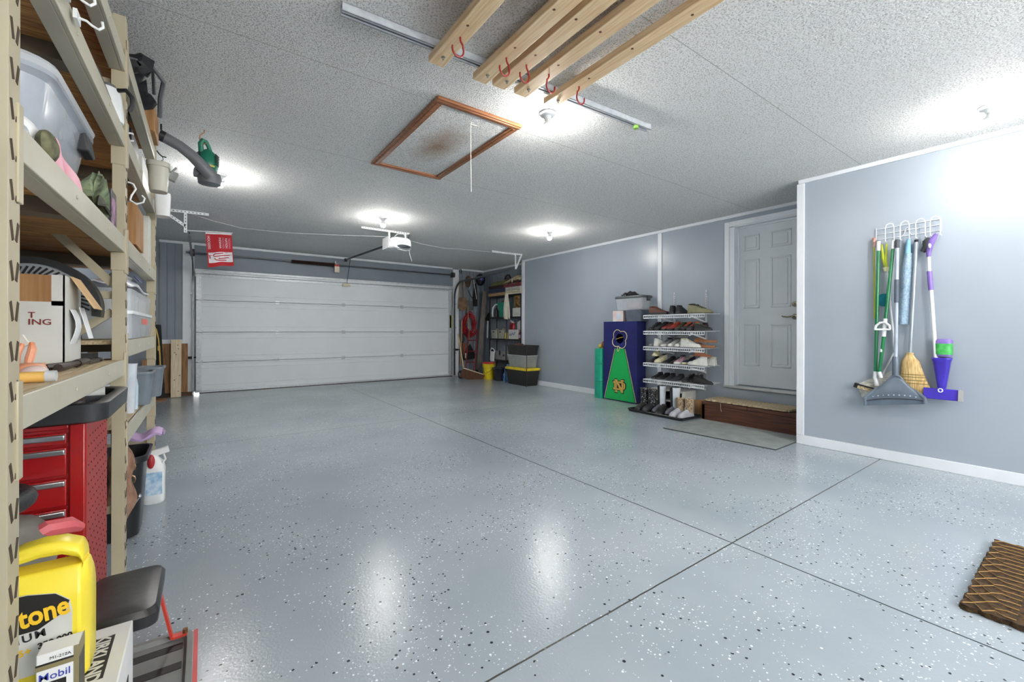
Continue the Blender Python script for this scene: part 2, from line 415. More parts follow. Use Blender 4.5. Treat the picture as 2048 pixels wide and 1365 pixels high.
b = MB(); b.lathe([(.033, 0), (.033, .008), (.026, .018), (.012, .022), (.011, .05)], (xs, 2.093, 1.258), 20, X2)
b.tube([(xs - .05, 2.093, 1.258), (xs - .055, 2.12, 1.26), (xs - .052, 2.15, 1.254), (xs - .05, 2.195, 1.26), (xs - .048, 2.215, 1.268)], [.011, .01, .009, .008, .005], 8); b.obj('lever_handle', knobm, d)

# ---------------------------------------------------------------- sectional garage door
gdw = M('garage_door_paint', (226, 230, 232), .38, var=.02, vs=3)
g = thing('door_2', '', ''); del g['label']; del g['category']; struct(g)
J = [.045, .533, 1.046, 1.592, 2.09]
XA, XB = -.13, 4.74
def section(za, zb):
    b = MB()
    b.bb((XA + .02, DY, za + .004), (XB - .02, DY + .045, zb - .004))
    b.bb((XA + .09, DY - .018, za + .004), (XB - .09, DY, za + .036)); b.bb((XA + .09, DY - .018, zb - .036), (XB - .09, DY, zb - .004))
    ip = .095; X = [XA + .1, 1.06, 2.24, 3.46, XB - .1]
    for xa, xb in zip(X, X[1:]):
        for q in ((xa + .01, za + ip, xb - .01, za + ip + .012), (xa + .01, zb - ip - .012, xb - .01, zb - ip)): b.bb((q[0], DY - .009, q[1]), (q[2], DY, q[3]))
    return b.obj('door_panel', gdw, g, bev=.003)
for za, zb in zip(J, J[1:]):
    p = section(za, zb)
    b = MB()
    for xa in (XA + .015, XB - .105): b.bb((xa, DY - .016, za + .008), (xa + .074, DY - .001, zb - .008))
    b.obj('end_stile', galv, p, bev=.002)
def hinge(x, z):
    b = MB(); b.bb((x - .032, DY - .024, z - .036), (x + .032, DY - .0185, z + .036)); b.cyl((x - .034, DY - .028, z), (x + .034, DY - .028, z), .007, n=8)
    for sx in (-.02, .02):
        for sz in (-.024, .024): b.cyl((x + sx, DY - .029, z + sz), (x + sx, DY - .023, z + sz), .006, n=6)
    b.obj('door_hinge', galv, g)
b = MB(); b.bb((-.169, DY + .046, .03), (4.779, DY + .06, 2.119)); b.bb((-.05, DY + .046, .002), (4.779, DY + .06, .03)); b.obj('door_light_block', M('grey_backing', (150, 154, 156), .6), g)  # panel added behind the door to block daylight through its gaps
for z in J[1:4]:
    for x in (1.095, 2.275, 3.497, -.05, 4.66): hinge(x, z)
b = MB(); b.bb((XA, DY - .05, 2.035), (XB, DY - .004, 2.042)); b.bb((XA, DY - .006, 2.035), (XB, DY, 2.12)); b.bb((XA, DY - .05, 2.035), (XB, DY - .044, 2.06)); b.bb((XA, DY - .006, 1.985), (XB, DY - .001, 2.04)); b.obj('top_strut', galv, g, bev=.002)
b = MB(); b.bb((XA, DY - .02, .02), (XB, DY + .04, .05)); b.bb((XA, DY - .03, .045), (XB, DY - .004, .05)); b.obj('bottom_rail', galv, g)
b = MB(); b.bb((XA + .06, DY - .012, 0.001), (XB, DY + .04, .022)); b.obj('rubber_seal', dark, g, bev=.006)
b = MB(); b.bb((4.66, DY - .016, 1.14), (4.73, DY - .012, 1.44)); b.obj('yellow_sticker', M('yellow_sticker', (196, 190, 110), .6), g)
b = MB(); b.bb((2.25, DY - .056, 1.965), (2.40, DY - .051, 2.02)); b.obj('arm_plate', M('cream_plate', (214, 206, 176), .5), g)
# daylight that leaks in under the lifted corner of the door: the bright drive outside
b = MB(); b.bb((-.6, DY + .15, -.02), (.3, DY + .9, -.01)); struct(b.obj('floor_outside', M('concrete_drive', (190, 190, 186), .8)))

# ---------------------------------------------------------------- camera, world, lights
W = bpy.data.worlds.new('world'); SC.world = W; W.use_nodes = True
W.node_tree.nodes['Background'].inputs[0].default_value = (1, .99, .97, 1); W.node_tree.nodes['Background'].inputs[1].default_value = 9.0
cam = bpy.data.cameras.new('camera'); co = bpy.data.objects.new('camera', cam); COL.objects.link(co); SC.camera = co
F, YAW, HY, ROLL, HC = 855.35, .62376, 660.39, -.0025, 1.0971
cam.sensor_fit = 'HORIZONTAL'; cam.sensor_width = 36; cam.lens = F / 2048 * 36; cam.shift_y = -(682.5 - HY) / 2048; cam.clip_start = .05
co.matrix_world = Matrix.Translation((0, 0, HC)) @ Matrix.Rotation(-YAW, 4, 'Z') @ Matrix.Rotation(R(90), 4, 'X') @ Matrix.Rotation(-ROLL, 4, 'Z')
bulbm = M('lit_bulb_glass', (255, 255, 255), .3, var=0)
bulbm.node_tree.nodes['Principled BSDF'].inputs['Emission Color'].default_value = (1.0, .975, .94, 1)
_N = bulbm.node_tree.nodes; _L = bulbm.node_tree.links   # LED bulbs throw most of their light downward, away from the base
_g = _N.new('ShaderNodeNewGeometry'); _s = _N.new('ShaderNodeSeparateXYZ'); _L.new(_g.outputs['Normal'], _s.inputs[0])
_m = _N.new('ShaderNodeMapRange'); _m.inputs['From Min'].default_value = 0; _m.inputs['From Max'].default_value = -1; _m.inputs['To Min'].default_value = 330; _m.inputs['To Max'].default_value = 1050
_L.new(_s.outputs['Z'], _m.inputs['Value']); _L.new(_m.outputs[0], _N['Principled BSDF'].inputs['Emission Strength'])
porc = M('white_porcelain', (236, 238, 238), .25, var=.01)
lfix = None
LF = [(1.872, 2.198, 'ceiling bulb between the attic hatch and the wooden rails'), (4.138, .443, 'ceiling bulb at the upper right above the broom rack'),
      (1.89, 5.511, 'ceiling bulb beside the garage door opener'), (4.149, 4.821, 'ceiling bulb in front of the far right wall'), (.116, 4.88, 'ceiling bulb behind the hanging leaf blower'),
      (.3, -.9, 'ceiling bulb added out of view over the near end of the rack'), (2.2, -.9, 'ceiling bulb added out of view over the near end of the garage'), (3.6, -1.3, 'ceiling bulb added out of view over the doormat end of the garage')]  # these three bulbs are added behind the camera as fill light
for x, y, lab in LF:
    lab = 'white porcelain ' + lab
    if lfix is None:
        lfix = thing('ceiling_light', lab, 'light', (x, y, CH), group='bare bulb ceiling lights')
        b = MB(); b.lathe([(.058, 0), (.058, -.006), (.05, -.016), (.026, -.026), (.023, -.045), (.02, -.046)], n=24); b.obj('lamp_base', porc, lfix)
        b = MB(); b.lathe([(.0305, -.0865), (.031, -.095), (.028, -.112), (.018, -.122), (.004, -.126)], n=16); b.obj('bulb', bulbm, lfix); b = MB(); b.lathe([(.0135, -.046), (.016, -.056), (.03, -.074), (.0318, -.08), (.0318, -.0868)], n=20); b.obj('bulb_collar', porc, lfix)
    else: dup(lfix, (x, y, CH), label=lab)
SC.view_settings.view_transform = 'Standard'; SC.view_settings.look = 'None'; SC.view_settings.gamma = 1; SC.view_settings.use_curve_mapping = False
SC.view_settings.exposure = 0.72
SC.cycles.use_denoising = True; SC.cycles.max_bounces = 10; SC.cycles.diffuse_bounces = 6; SC.cycles.sample_clamp_indirect = 6; SC.cycles.caustics_reflective = False; SC.cycles.caustics_refractive = False
# ---------------------------------------------------------------- storage rack on the left
tan = M('tan_rack_paint', (176, 166, 140), .38, var=.06, vs=6, bump=.02, bs=90)
tan2 = M('tan_rack_paint_beam', (186, 181, 162), .38, var=.06, vs=5, bump=.02, bs=90)
slotm = M('slot_hole', (64, 50, 34), .8)
osb = wood('strand_board', (146, 96, 52), (212, 162, 104), 0, .7, 20)
osb2 = wood('worn_shelf_board', (176, 152, 112), (214, 198, 164), 1, .7, 12)
lumb = wood('lumber_brown', (122, 82, 46), (176, 128, 80), 0, .65)
cardb = wood('corrugated_cardboard', (150, 108, 66), (178, 136, 92), 2, .8)
whitebox = M('white_cardboard', (206, 206, 200), .7, var=.04)
whitep = M('white_plastic', (228, 230, 230), .3, var=.03)
def clearmat(name, col, a): 
    m = M(name, col, .18, alpha=a, var=.05, vs=14); return m
clear = clearmat('clear_plastic', (214, 222, 232), .42)
clear2 = clearmat('clear_plastic_thin', (224, 230, 236), .5)
redm = M('red_tool_paint', (150, 16, 20), .3, var=.1, vs=4, coat=.3)
redside = M('red_tool_side', (160, 34, 30), .42, var=.1, vs=5)
greyp = M('grey_plastic', (112, 121, 130), .42, var=.05)
beige = M('grey_beige_plastic', (184, 182, 168), .38, var=.05)
P1 = (-.275, 1.165); P2 = (-.263, 2.40); P3 = (-.261, 3.68); PW = .058; PX = .04; DEP = .61; HT = 2.375
rk = thing('storage_rack', 'tan steel storage rack with wooden shelves along the left wall', 'rack', (-.57, 2.4, 0))
ox, oy = .57, -2.4
def post(px, py, slots=True):
    b = MB(); x0, y0 = px + ox, py + oy
    b.box((x0 - PX/2, y0 - PW/2, HT/2), (PX, PW, HT))
    if slots:
        b.mi = 1; z = .06
        while z < HT - .06:
            for yc, tl in ((-.042, 19), (-.015, -17)): b.box((x0 + .0002, y0 + yc, z), (.0016, .0105, .036), (tl, 0, 0))
            z += .0712
    return b.obj('upright', [tan, slotm], rk, bev=.006)
for px, py in (P1, P2, P3): post(px, py); post(px - DEP + PX, py, False)
def beam(pa, pb, z0, z1, front=True, lip=.05):
    b = MB(); A = V((pa[0] + ox, pa[1] + oy, 0)); B = V((pb[0] + ox, pb[1] + oy, 0)); s = -1 if front else 1
    d = (B - A).normalized(); n = V((d.y, -d.x, 0)) * (1 if front else -1)
    ya, yb = A + d * .002, B - d * (PW - .0)
    for e0, e1, h0, h1 in ((-.012, -.001, z0, z1), (-lip, -.012, z0, z1 - .018)):
        c = [ya + n*e0, ya + n*e1, yb + n*e1, yb + n*e0]
        b.loft([[V((p.x, p.y, h0)) for p in c], [V((p.x, p.y, h1)) for p in c]])
    if front:
        for t in (.35, .72):
            p = ya.lerp(yb, t); b.cyl(V((p.x, p.y, (z0+z1)/2)) - n*.002, V((p.x, p.y, (z0+z1)/2)) + n*.002, .006, n=8)
    o = b.obj('shelf_beam', tan2, rk, bev=.003)
    if front:   # end brackets wrapped round the posts
        for q, e in ((A, 0), (B, 1)):
            b = MB()
            yy = q.y if e == 0 else q.y - PW
            ys = (yy - .022, yy + .004) if e == 0 else (yy - .003, yy + .03)
            b.bb((q.x - .004, ys[0], z0 - .085), (q.x + .004, ys[1], z1 + .03))
            if e: b.bb((q.x - PX - .004, yy - .004, z0 - .075), (q.x + .004, yy + .001, z0 - .001))
            b.obj('beam_bracket', tan, o, bev=.002)
def shelf(pa, pb, z1, mt, z0=None):
    z0 = z1 - .065 if z0 is None else z0
    beam(pa, pb, z0, z1); beam((pa[0] - DEP + .02, pa[1]), (pb[0] - DEP + .02, pb[1]), z0, z1, False)
    b = MB(); x0 = max(pa[0], pb[0]) + ox - .02
    b.bb((x0 - DEP + .035, pa[1] + oy + .003, z1 - .017), (x0 + .002, pb[1] + oy - PW - .003, z1 - .001)); b.obj('shelf_board', mt, rk)
    b = MB(); ym = (pa[1] + pb[1]) / 2 + oy - .05
    b.bb((x0 - DEP + .05, ym - .035, z0 + .004), (x0 - .03, ym + .035, z1 - .018)); b.obj('shelf_tie', M('brown_steel_tie', (98, 88, 72), .5), rk)
for z in (2.212, 1.905): shelf(P1, P2, z, osb)
shelf(P1, P2, 1.475, osb); shelf(P1, P2, .972, osb2)
for z, m_ in ((2.27, osb), (1.925, osb), (1.482, osb), (1.05, osb2), (.68, osb2)): shelf(P2, P3, z, m_, z - .072)
for px, py in (P2, P1, P3):   # end frame braces
    b = MB(); xa, xb, yy = px - PX + ox, px - DEP + PX + ox, py - .03 + oy
    for z in (.36, 1.235, 2.1):
        b = MB(); b.beam((xa, yy, z), (xb, yy, z), .012, .03); b.obj('end_brace', tan, rk)
    for za, zb in ((1.17, .72), (1.28, 1.9)):
        b = MB(); b.beam((xa, yy, za), (xb, yy, zb), .012, .03); b.obj('diagonal_brace', tan, rk)

# ---- hooks on the rack
b = MB(); b.bb((-.004, -.02, -.012), (.004, .02, .012)); b.tube([(0,0,0),(.018,0,-.002),(.028,.0,-.010),(.04,.002,-.014),(.048,.004,-.004),(.046,.005,.01)], .0032, 6)
h = tag(b.obj('utility_hook', whitep, None, (-.263, 1.42, 1.885)), 'white wire hook on the rack beam, nearer of two at the top left', 'hook', 'hooks on the rack beam')
h2 = dup(h, (-.262, 1.515, 1.882), label='white wire hook on the rack beam, farther of two at the top left')
b = MB(); b.tube([(0,0,.055),(.018,0,.05),(.026,0,.03),(.012,0,.0),(.008,0,-.02),(.028,0,-.034),(.05,0,-.022),(.055,0,-.004),(.045,0,.006)], .0035, 7)
tag(b.obj('s_hook', whitep, None, (-.262, 2.40, 1.66)), 'white wire S hook hanging on the middle rack upright', 'hook')

# ---- top shelf of the near bay and beyond
b = MB(); b.ring_box([(0,.3,.34),(.2,.34,.38),(.2,.36,.4),(.215,.36,.4)], .03); t = thing('storage_bin', 'blue translucent bin on the very top shelf of the rack', 'bin', (-.455, 1.82, 2.212)); b.obj('bin_body', clearmat('blue_clear_plastic', (140, 165, 214), .7), t)
def strapbag(name, lab, loc, s, rz=0):
    t = thing(name, lab, 'bag', loc, rz)
    b = MB(); b.grid(lambda u, v: (s*(.16*math.sin(u*3.14)*(1 if v<.5 else .8)-.05), (v-.5)*.42*s, s*(.11*math.sin(v*3.14)*math.sin(u*3.0+.2) + .02*math.sin(v*17+u*5))), 10, 14, .03); b.obj('bag_body', M('black_nylon', (26, 27, 30), .6, bump=.2, bs=200), t)
    b = MB(); b.tube([(.06*s,-.2*s,.03*s),(.13*s,-.1*s,.07*s),(.16*s,.02*s,.06*s),(.13*s,.14*s,.02*s),(.12*s,.2*s,-.06*s)], .011, 6); b.tube([(.08*s,-.15*s,.06*s),(.12*s,0,.1*s),(.1*s,.17*s,.05*s)], .008, 6); b.obj('bag_strap', M('grey_webbing', (92, 94, 98), .6), t)
    return t
strapbag('nylon_bag', 'black nylon bag with straps beside the blue bin on the top shelf', (-.40, 2.20, 2.262), .62, -6)
strapbag('duffel_bag', 'black duffel bag hanging over the top beam of the far rack bay', (-.335, 2.86, 2.325), 1.0, -4)
t = thing('cardboard_box', 'narrow brown cardboard box on the far top shelf of the rack', 'box', (-.36, 3.42, 2.27)); b = MB(); b.bb((-.14,-.13,0),(.12,.13,.16)); b.obj('box_body', cardb, t, bev=.003)
# second shelf, near bay
b = MB(); b.bb((-.15,-.27,0),(.13,.17,.2)); t = thing('red_case', 'dark red case on the second shelf behind the white kettle', 'case', (-.53, 2.09, 1.905)); b.obj('case_body', M('dark_red_case', (112, 42, 36), .5), t, bev=.01); b = MB(); b.bb((.131,-.2,.03),(.134,.12,.1)); b.obj('case_label', M('black_label', (28, 22, 24), .4), t)
t = thing('drill_case', 'black and silver tool case lying on the second shelf', 'case', (-.335, 2.06, 1.905)); b = MB(); b.rbox(0, .055, (.1,.28), (.1,.28), .015); b.obj('case_body', dark, t); b = MB(); b.box((.02,.0,.057),(.05,.16,.004)); b.obj('case_trim', steel, t)
t = thing('kettle', 'white electric kettle with black handle on the second shelf', 'kettle', (-.31, 2.27, 1.9055))
b = MB(); b.lathe([(.05,0),(.052,.01),(.05,.05),(.045,.10),(.04,.125),(.02,.135),(.002,.137)], n=22); b.obj('kettle_body', whitep, t)
b = MB(); b.tube([(.035,-.02,.12),(.06,-.03,.125),(.078,-.035,.10),(.08,-.035,.07),(.07,-.03,.045)], .008, 8); b.obj('kettle_handle', dark, t)
b = MB(); b.lathe([(.03,.128),(.028,.14),(.01,.143)], n=18); b.obj('kettle_lid', M('grey_lid', (96, 96, 98), .4), t)
# third shelf, near bay: big clear tote
t = thing('storage_tote', 'large clear plastic tote with black latch on the third rack shelf', 'tote', (-.52, 1.78, 1.476))
b = MB(); b.ring_box([(0,.30,.44),(.03,.33,.47),(.24,.40,.54),(.25,.43,.57),(.262,.43,.57),(.262,.40,.54),(.24,.385,.525),(.04,.32,.46)], .07, k=6, cap=True); b.obj('tote_body', clear, t)
b = MB(); b.ring_box([(.262,.43,.57),(.275,.44,.58),(.285,.43,.57),(.29,.40,.54)], .08, k=6); b.obj('tote_lid', clearmat('clear_lid', (226, 230, 234), .6), t)
b = MB(); b.box((.2,.17,.225),(.03,.1,.075),(0,-10,0)); b.obj('tote_latch', M('black_latch', (40, 42, 45), .5), t, bev=.006)
b = MB(); b.ell((0,-.03,.11),(.13,.19,.1),12,8); b.obj('tote_contents', M('blue_grey_fabric', (60, 72, 104), .8, col2=(44, 46, 42), vs=6), t)
t = thing('camouflage_hat', 'green camouflage cap on the third shelf in front of the tote', 'cap', (-.302, 1.91, 1.492), 2)
camo = M('camouflage_cloth', (58, 62, 46), .85, col2=(136, 150, 116), vs=22)
b = MB(); b.grid(lambda u, v: (.035*math.sin(u*3.14)-.005, -.17+v*.34, (.005+.105*math.sin(v*3.14)**.7)*(1-abs(u-.5)*1.1)+.006*math.sin(v*25)), 10, 14, .012); b.obj('cap_crown', camo, t)
b = MB(); b.grid(lambda u, v: (.02+u*.02, .0+v*.16, .012+.05*math.sin(v*3.1)*(1-u)), 4, 8, .006); b.obj('cap_brim', M('camo_brim', (84, 86, 76), .85), t)
t = thing('pink_bag', 'pink paper bag lying on the third rack shelf', 'bag', (-.295, 1.56, 1.476)); b = MB(); b.grid(lambda u, v: (-.01+.02*u+.006*math.sin(v*9), -.14+.30*v, .006+.075*math.sin(u*3.14)*(.75+.25*math.sin(v*4+.5))), 8, 10, .006); b.obj('bag_body', M('pink_paper', (226, 140, 160), .7, col2=(240, 190, 200), vs=10), t)
t = thing('clear_wrap', 'crumpled clear plastic wrap at the near end of the third shelf', 'wrap', (-.325, 1.30, 1.482)); b = MB(); b.grid(lambda u, v: (-.03+.06*u, -.07+.12*v, .004+.07*math.sin(u*3)*math.sin(v*3)+.008*math.sin(u*19+v*13)), 12, 12, .004); b.obj('wrap_sheet', M('white_film', (216, 222, 228), .2), t)
t = thing('glove', 'dark camouflage glove between the plastic wrap and the pink bag', 'glove', (-.29, 1.405, 1.476)); b = MB(); b.ell((0,0,.035),(.018,.05,.034),12,8); b.obj('glove_body', M('dark_camo', (52, 54, 40), .8, col2=(120, 118, 88), vs=30), t)
t = thing('game_box', 'black and magenta printed box standing at the end of the third shelf', 'box', (-.315, 2.2, 1.476)); b = MB(); b.bb((-.05,-.02,0),(.03,.10,.15)); b.obj('box_body', M('black_print', (34, 30, 38), .4), t); b = MB(); b.bb((.0305,-.015,.01),(.032,.09,.12)); b.obj('box_print', M('magenta_print', (196, 150, 186), .5, col2=(70, 36, 60), vs=16), t)
t = thing('white_ball', 'white plastic ball peeking out behind the near rack upright', 'ball', (-.36, 1.40, 1.476)); b = MB(); b.ell((.01,0,.05),(.05,.05,.05),16,10); b.obj('ball_shell', whitep, t)
# lumber stacked under the far second shelf
for i, (x, z, l) in enumerate(((-.46, 1.482, .26), (-.66, 1.482, .3))):
    pass
t = thing('lumber_offcut', 'brown lumber offcut lying flat on the far third shelf', 'board', (-.5, 3.02, 1.483)); b = MB(); b.bb((-.2,-.5,0),(.12,.5,.04)); b.obj('board_body', lumb, t, bev=.002)
for i, (dx, dz, lab) in enumerate(((0, .04, 'brown lumber offcut stacked second on the far third shelf'), (-.03, .30, 'brown lumber offcut on the cardboard box under the far second shelf'))):
    pass
dup(t, (-.51, 3.0, 1.523), 3, 'brown lumber offcut stacked crooked on another board')
t = thing('tall_carton', 'tall brown carton standing on the far third rack shelf', 'box', (-.39, 3.3, 1.563)); b = MB(); b.bb((-.1,-.18,0),(.085,.16,.23)); b.obj('box_body', cardb, t, bev=.003)
b = MB(); b.bb((-.09,.165,.0),(.088,.172,.2)); b.obj('box_flap', M('pale_card', (212, 200, 176), .8), t)
t = thing('white_carton', 'white carton at the far end of the far third shelf', 'box', (-.36, 3.55, 1.483)); b = MB(); b.bb((-.1,-.06,0),(.08,.06,.32)); b.obj('box_body', whitebox, t, bev=.003)
# far second shelf
t = thing('black_carton', 'black printed carton on the far second shelf of the rack', 'box', (-.4, 3.02, 1.925)); b = MB(); b.bb((-.12,-.14,0),(.1,.14,.19)); b.obj('box_body', M('black_card', (26, 26, 28), .35), t, bev=.003); text('ic', .1, whitep, t, frame((.08,-.1405,.15),(1,0,0),(0,0,1)))
t = thing('white_drawer_box', 'white box beside the black carton on the far second shelf', 'box', (-.38, 3.4, 1.925)); b = MB(); b.bb((-.12,-.16,0),(.09,.16,.17)); b.obj('box_body', whitebox, t, bev=.003)
# cup holders hung on the far second beam
t = thing('hanging_parts_cup', 'grey beige plastic parts cup hung on the far rack beam', 'cup', (-.2545, 3.02, 1.845))
b = MB(); b.ring_box([(0,.075,.09),(.13,.09,.105),(.13,.1,.115),(.155,.1,.115),(.155,.085,.1),(.02,.066,.08)], .03, c=(.05,0,0)); b.obj('cup_body', beige, t)
b = MB(); b.box((.112,.05,.11),(.03,.04,.05),(0,20,0)); b.tube([(.10,.05,.13),(.125,.05,.165)],.005,6); b.obj('cup_clip', M('grey_clip', (140,142,138), .4), t)
t = thing('hanging_holder', 'white plastic holder hung on the far rack beam behind the parts cup', 'holder', (-.2545, 3.45, 1.80)); b = MB(); b.ring_box([(0,.07,.1),(.14,.08,.11),(.14,.07,.1),(.02,.06,.09)], .02, c=(.042,0,0)); b.obj('holder_body', whitep, t)
# ---- work shelf (near bay)
t = thing('shipping_box', 'open white cardboard box with red letters on the work shelf', 'box', (-.515, 2.10, .972))
b = MB(); wx, wy, hz, th = .145, .115, .30, .004
for q in (((-wx,-wy,0),(wx,-wy+th,.215)), ((-wx,wy-th,0),(wx,wy,hz)), ((-wx,-wy,0),(-wx+th,wy,hz)), ((wx-th,-wy,0),(wx,wy,hz)), ((-wx,-wy,0),(wx,wy,th))): b.bb(*q)
b.bb((wx-.03,-wy,.2),(wx,-wy+th,hz)); b.bb((-wx,-wy,.2),(-wx+.02,-wy+th,hz))
b.obj('box_body', whitebox, t)
b = MB(); b.bb((-wx+.006,wy-.012,.005),(wx-.006,wy-.005,hz-.004)); b.obj('box_lining', cardb, t); b = MB(); b.bb((-wx+.02,-wy-.001,.212),(wx-.03,-wy+.003,hz-.002)); b.obj('torn_panel', cardb, t)
b = MB(); b.grid(lambda u, v: (wx+.003+.055*v, -.06+.13*u+.02*v, hz-.0-.105*v), 3, 5, .004); b.obj('box_flap', M('tan_flap', (206, 172, 128), .8), t)
b = MB(); b.grid(lambda u, v: (wx+.004+.012*math.sin(v*6), -.07+.075*u+.05*v, .19-.19*v), 3, 10, .002); b.grid(lambda u, v: (wx+.014+.02*v, .0+.07*u+.03*v, .2-.11*v), 3, 6, .002); b.obj('paper_label', M('white_paper', (234, 236, 238), .7), t)
rl = M('dark_red_ink', (124, 40, 40), .6)
mt = frame((0,-wy-.0012,0),(1,0,0),(0,0,1))
text('T', .026, rl, t, frame((.072,-wy-.0012,.168),(1,0,0),(0,0,1)), bold=.0003); text('ING', .026, rl, t, frame((.090,-wy-.0012,.146),(1,0,0),(0,0,1)), bold=.0003, sx=1.15)
t = thing('mitre_saw', 'black and grey mitre saw with slotted blade guard behind the white box', 'saw', (-.50, 2.265, .973))
gm = M('saw_grey', (150, 154, 158), .4)
b = MB()
def arc(r0, r1, a0, a1, y0, y1, k=26):
    o = MB
    rr = []
    for i in range(k+1):
        a = R(a0 + (a1-a0)*i/k); c, s_ = math.cos(a), math.sin(a)
        rr.append([V((r0*c,y0,r0*s_)), V((r1*c,y0,r1*s_)), V((r1*c,y1,r1*s_)), V((r0*c,y1,r0*s_))])
    return rr
b.loft([[p + V((0,0,.2)) for p in r] for r in arc(.118,.158,-10,170,-.02,.0)]); b.obj('blade_guard', gm, t)
b = MB()
for i in range(22):
    a = R(5 + 6.4*i); c, s_ = math.cos(a), math.sin(a); b.beam((.122*c,-.0215,.2+.122*s_), (.148*math.cos(a-.12),-.0215,.2+.148*math.sin(a-.12)), .006, .005, up=(0,1,0))
b.obj('guard_slots', M('slot_black', (20,20,22), .6), t)
b = MB(); b.loft([[p + V((0,0,.2)) for p in r] for r in arc(.158,.182,-10,175,-.03,.04)]); b.loft([[p + V((0,0,.2)) for p in r] for r in arc(.108,.118,0,170,-.024,.0)]); b.bb((-.2,-.03,0),(.16,.06,.03)); b.bb((-.1,.01,.03),(-.02,.05,.2)); b.tube([(-.18,-.02,.25),(-.24,-.03,.27),(-.3,-.03,.25)],.02,8); b.obj('saw_frame', dark, t)
b = MB(); b.cyl((0,-.004,.2),(0,.0,.2),.105,n=36); b.obj('saw_blade', M('blade_steel', (205,206,204), .35, metal=.3), t)
oran = M('orange_rubber', (222, 138, 100), .5, col2=(238, 178, 146), vs=12)
t = thing('snips', 'orange handled snips leaning on the white box on the work shelf', 'snips', (-.415, 1.80, .972)); t.scale = (.75,.75,.8); b = MB(); b.tube([(0,.03,.02),(.004,.04,.05),(.008,.05,.08),(.004,.06,.105)], [.010,.014,.013,.008], 8); b.tube([(-.03,.03,.02),(-.032,.04,.06),(-.02,.06,.1)], [.01,.013,.008], 8); b.obj('handle', oran, t); b = MB(); b.beam((-.008,.06,.095),(-.028,.066,.13),.010,.02); b.obj('jaw', M('pale_steel', (226,224,214), .4), t)
t = thing('goggles', 'orange safety goggles lying on the work shelf', 'goggles', (-.363, 1.62, .972)); t.scale = (.75,.75,.75); b = MB(); b.ell((-.005,0,.026),(.045,.06,.024),14,8); b.box((.0,.08,.035),(.02,.09,.014)); b.obj('goggle_frame', oran, t); b = MB(); b.ell((.02,-.05,.022),(.035,.04,.021),12,8); b.obj('lens', clear2, t)
t = thing('yellow_rod', 'short yellow rod in a clear tube at the near end of the work shelf', 'rod', (-.318, 1.44, .972)); b = MB(); b.cyl((-.1,0,.013),(.015,.015,.013),.0125,n=16); b.obj('rod', M('amber_plastic', (226, 180, 96), .3), t); b = MB(); b.lathe([(.0132,.016),(.0132,.034)], (0,.013,.0138), n=14, mat=Matrix.Rotation(R(90),3,'Y')); b.obj('clear_cap', clear2, t)
t = thing('pliers', 'black handled pliers on the front edge of the work shelf', 'pliers', (-.345, 1.94, .972), 0)
b = MB(); b.tube([(0,-.16,.012),(.008,-.1,.013),(.006,-.03,.014),(.012,.0,.014)], [.011,.009,.008,.011], 8); b.tube([(-.03,-.15,.012),(-.012,-.08,.013),(.0,-.02,.014),(.012,.0,.014)], [.011,.009,.008,.011], 8); b.obj('handle', M('dark_brown_grip', (58, 48, 46), .4), t)
b = MB(); b.tube([(.012,-.005,.014),(.014,.04,.015),(.016,.08,.016),(.017,.11,.014)], [.013,.013,.010,.011], 8); b.obj('jaw', M('oiled_steel', (64, 56, 52), .35, metal=.6), t)
t = thing('wrench', 'steel adjustable wrench at the far end of the work shelf edge', 'wrench', (-.335, 2.17, .972)); b = MB(); b.beam((0,-.08,.008),(.006,.06,.008),.018,.012); b.ell((.006,.07,.009),(.018,.022,.009),10,6); b.obj('wrench_body', M('dark_steel', (86, 86, 90), .3, metal=.8), t)
# ---- behind the end frame, on the far work shelf
t = thing('tool_box', 'grey plastic tool box on the far work shelf behind the upright', 'box', (-.66, 2.80, 1.05)); b = MB(); b.rbox(0,.14,(.2,.2),(.2,.2),.01); b.obj('box_body', M('grey_toolbox', (150, 152, 150), .45), t); b = MB(); b.rbox(.142,.2,(.2,.2),(.19,.19),.01); b.obj('box_lid', clear2, t); b = MB(); b.bb((-.02,-.108,.1),(.06,-.1,.15)); b.obj('latch', dark, t)
t = thing('paint_can', 'white paint can on the far work shelf beside the grey tool box', 'can', (-.52, 2.62, 1.05)); b = MB(); b.lathe([(.05,0),(.052,.005),(.05,.01),(.05,.1),(.053,.105),(.053,.112),(.045,.112),(.044,.106)], n=22); b.obj('can_body', whitep, t); b = MB(); b.tube([(-.05,0,.09),(-.04,-.04,.05),(0,-.055,.035),(.04,-.04,.05),(.05,0,.09)], .002, 5); b.obj('can_handle', steel, t)
t = thing('red_manual_box', 'dark red box stacked high on the grey tool box', 'box', (-.66, 2.80, 1.251)); b = MB(); b.bb((-.1,-.1,0),(.11,.1,.11)); b.obj('box_body', M('maroon_card', (104, 50, 42), .6), t); b = MB(); b.bb((.0,-.102,.06),(.11,-.1,.1)); b.obj('box_label', M('pale_red_label', (190, 130, 130), .6), t)
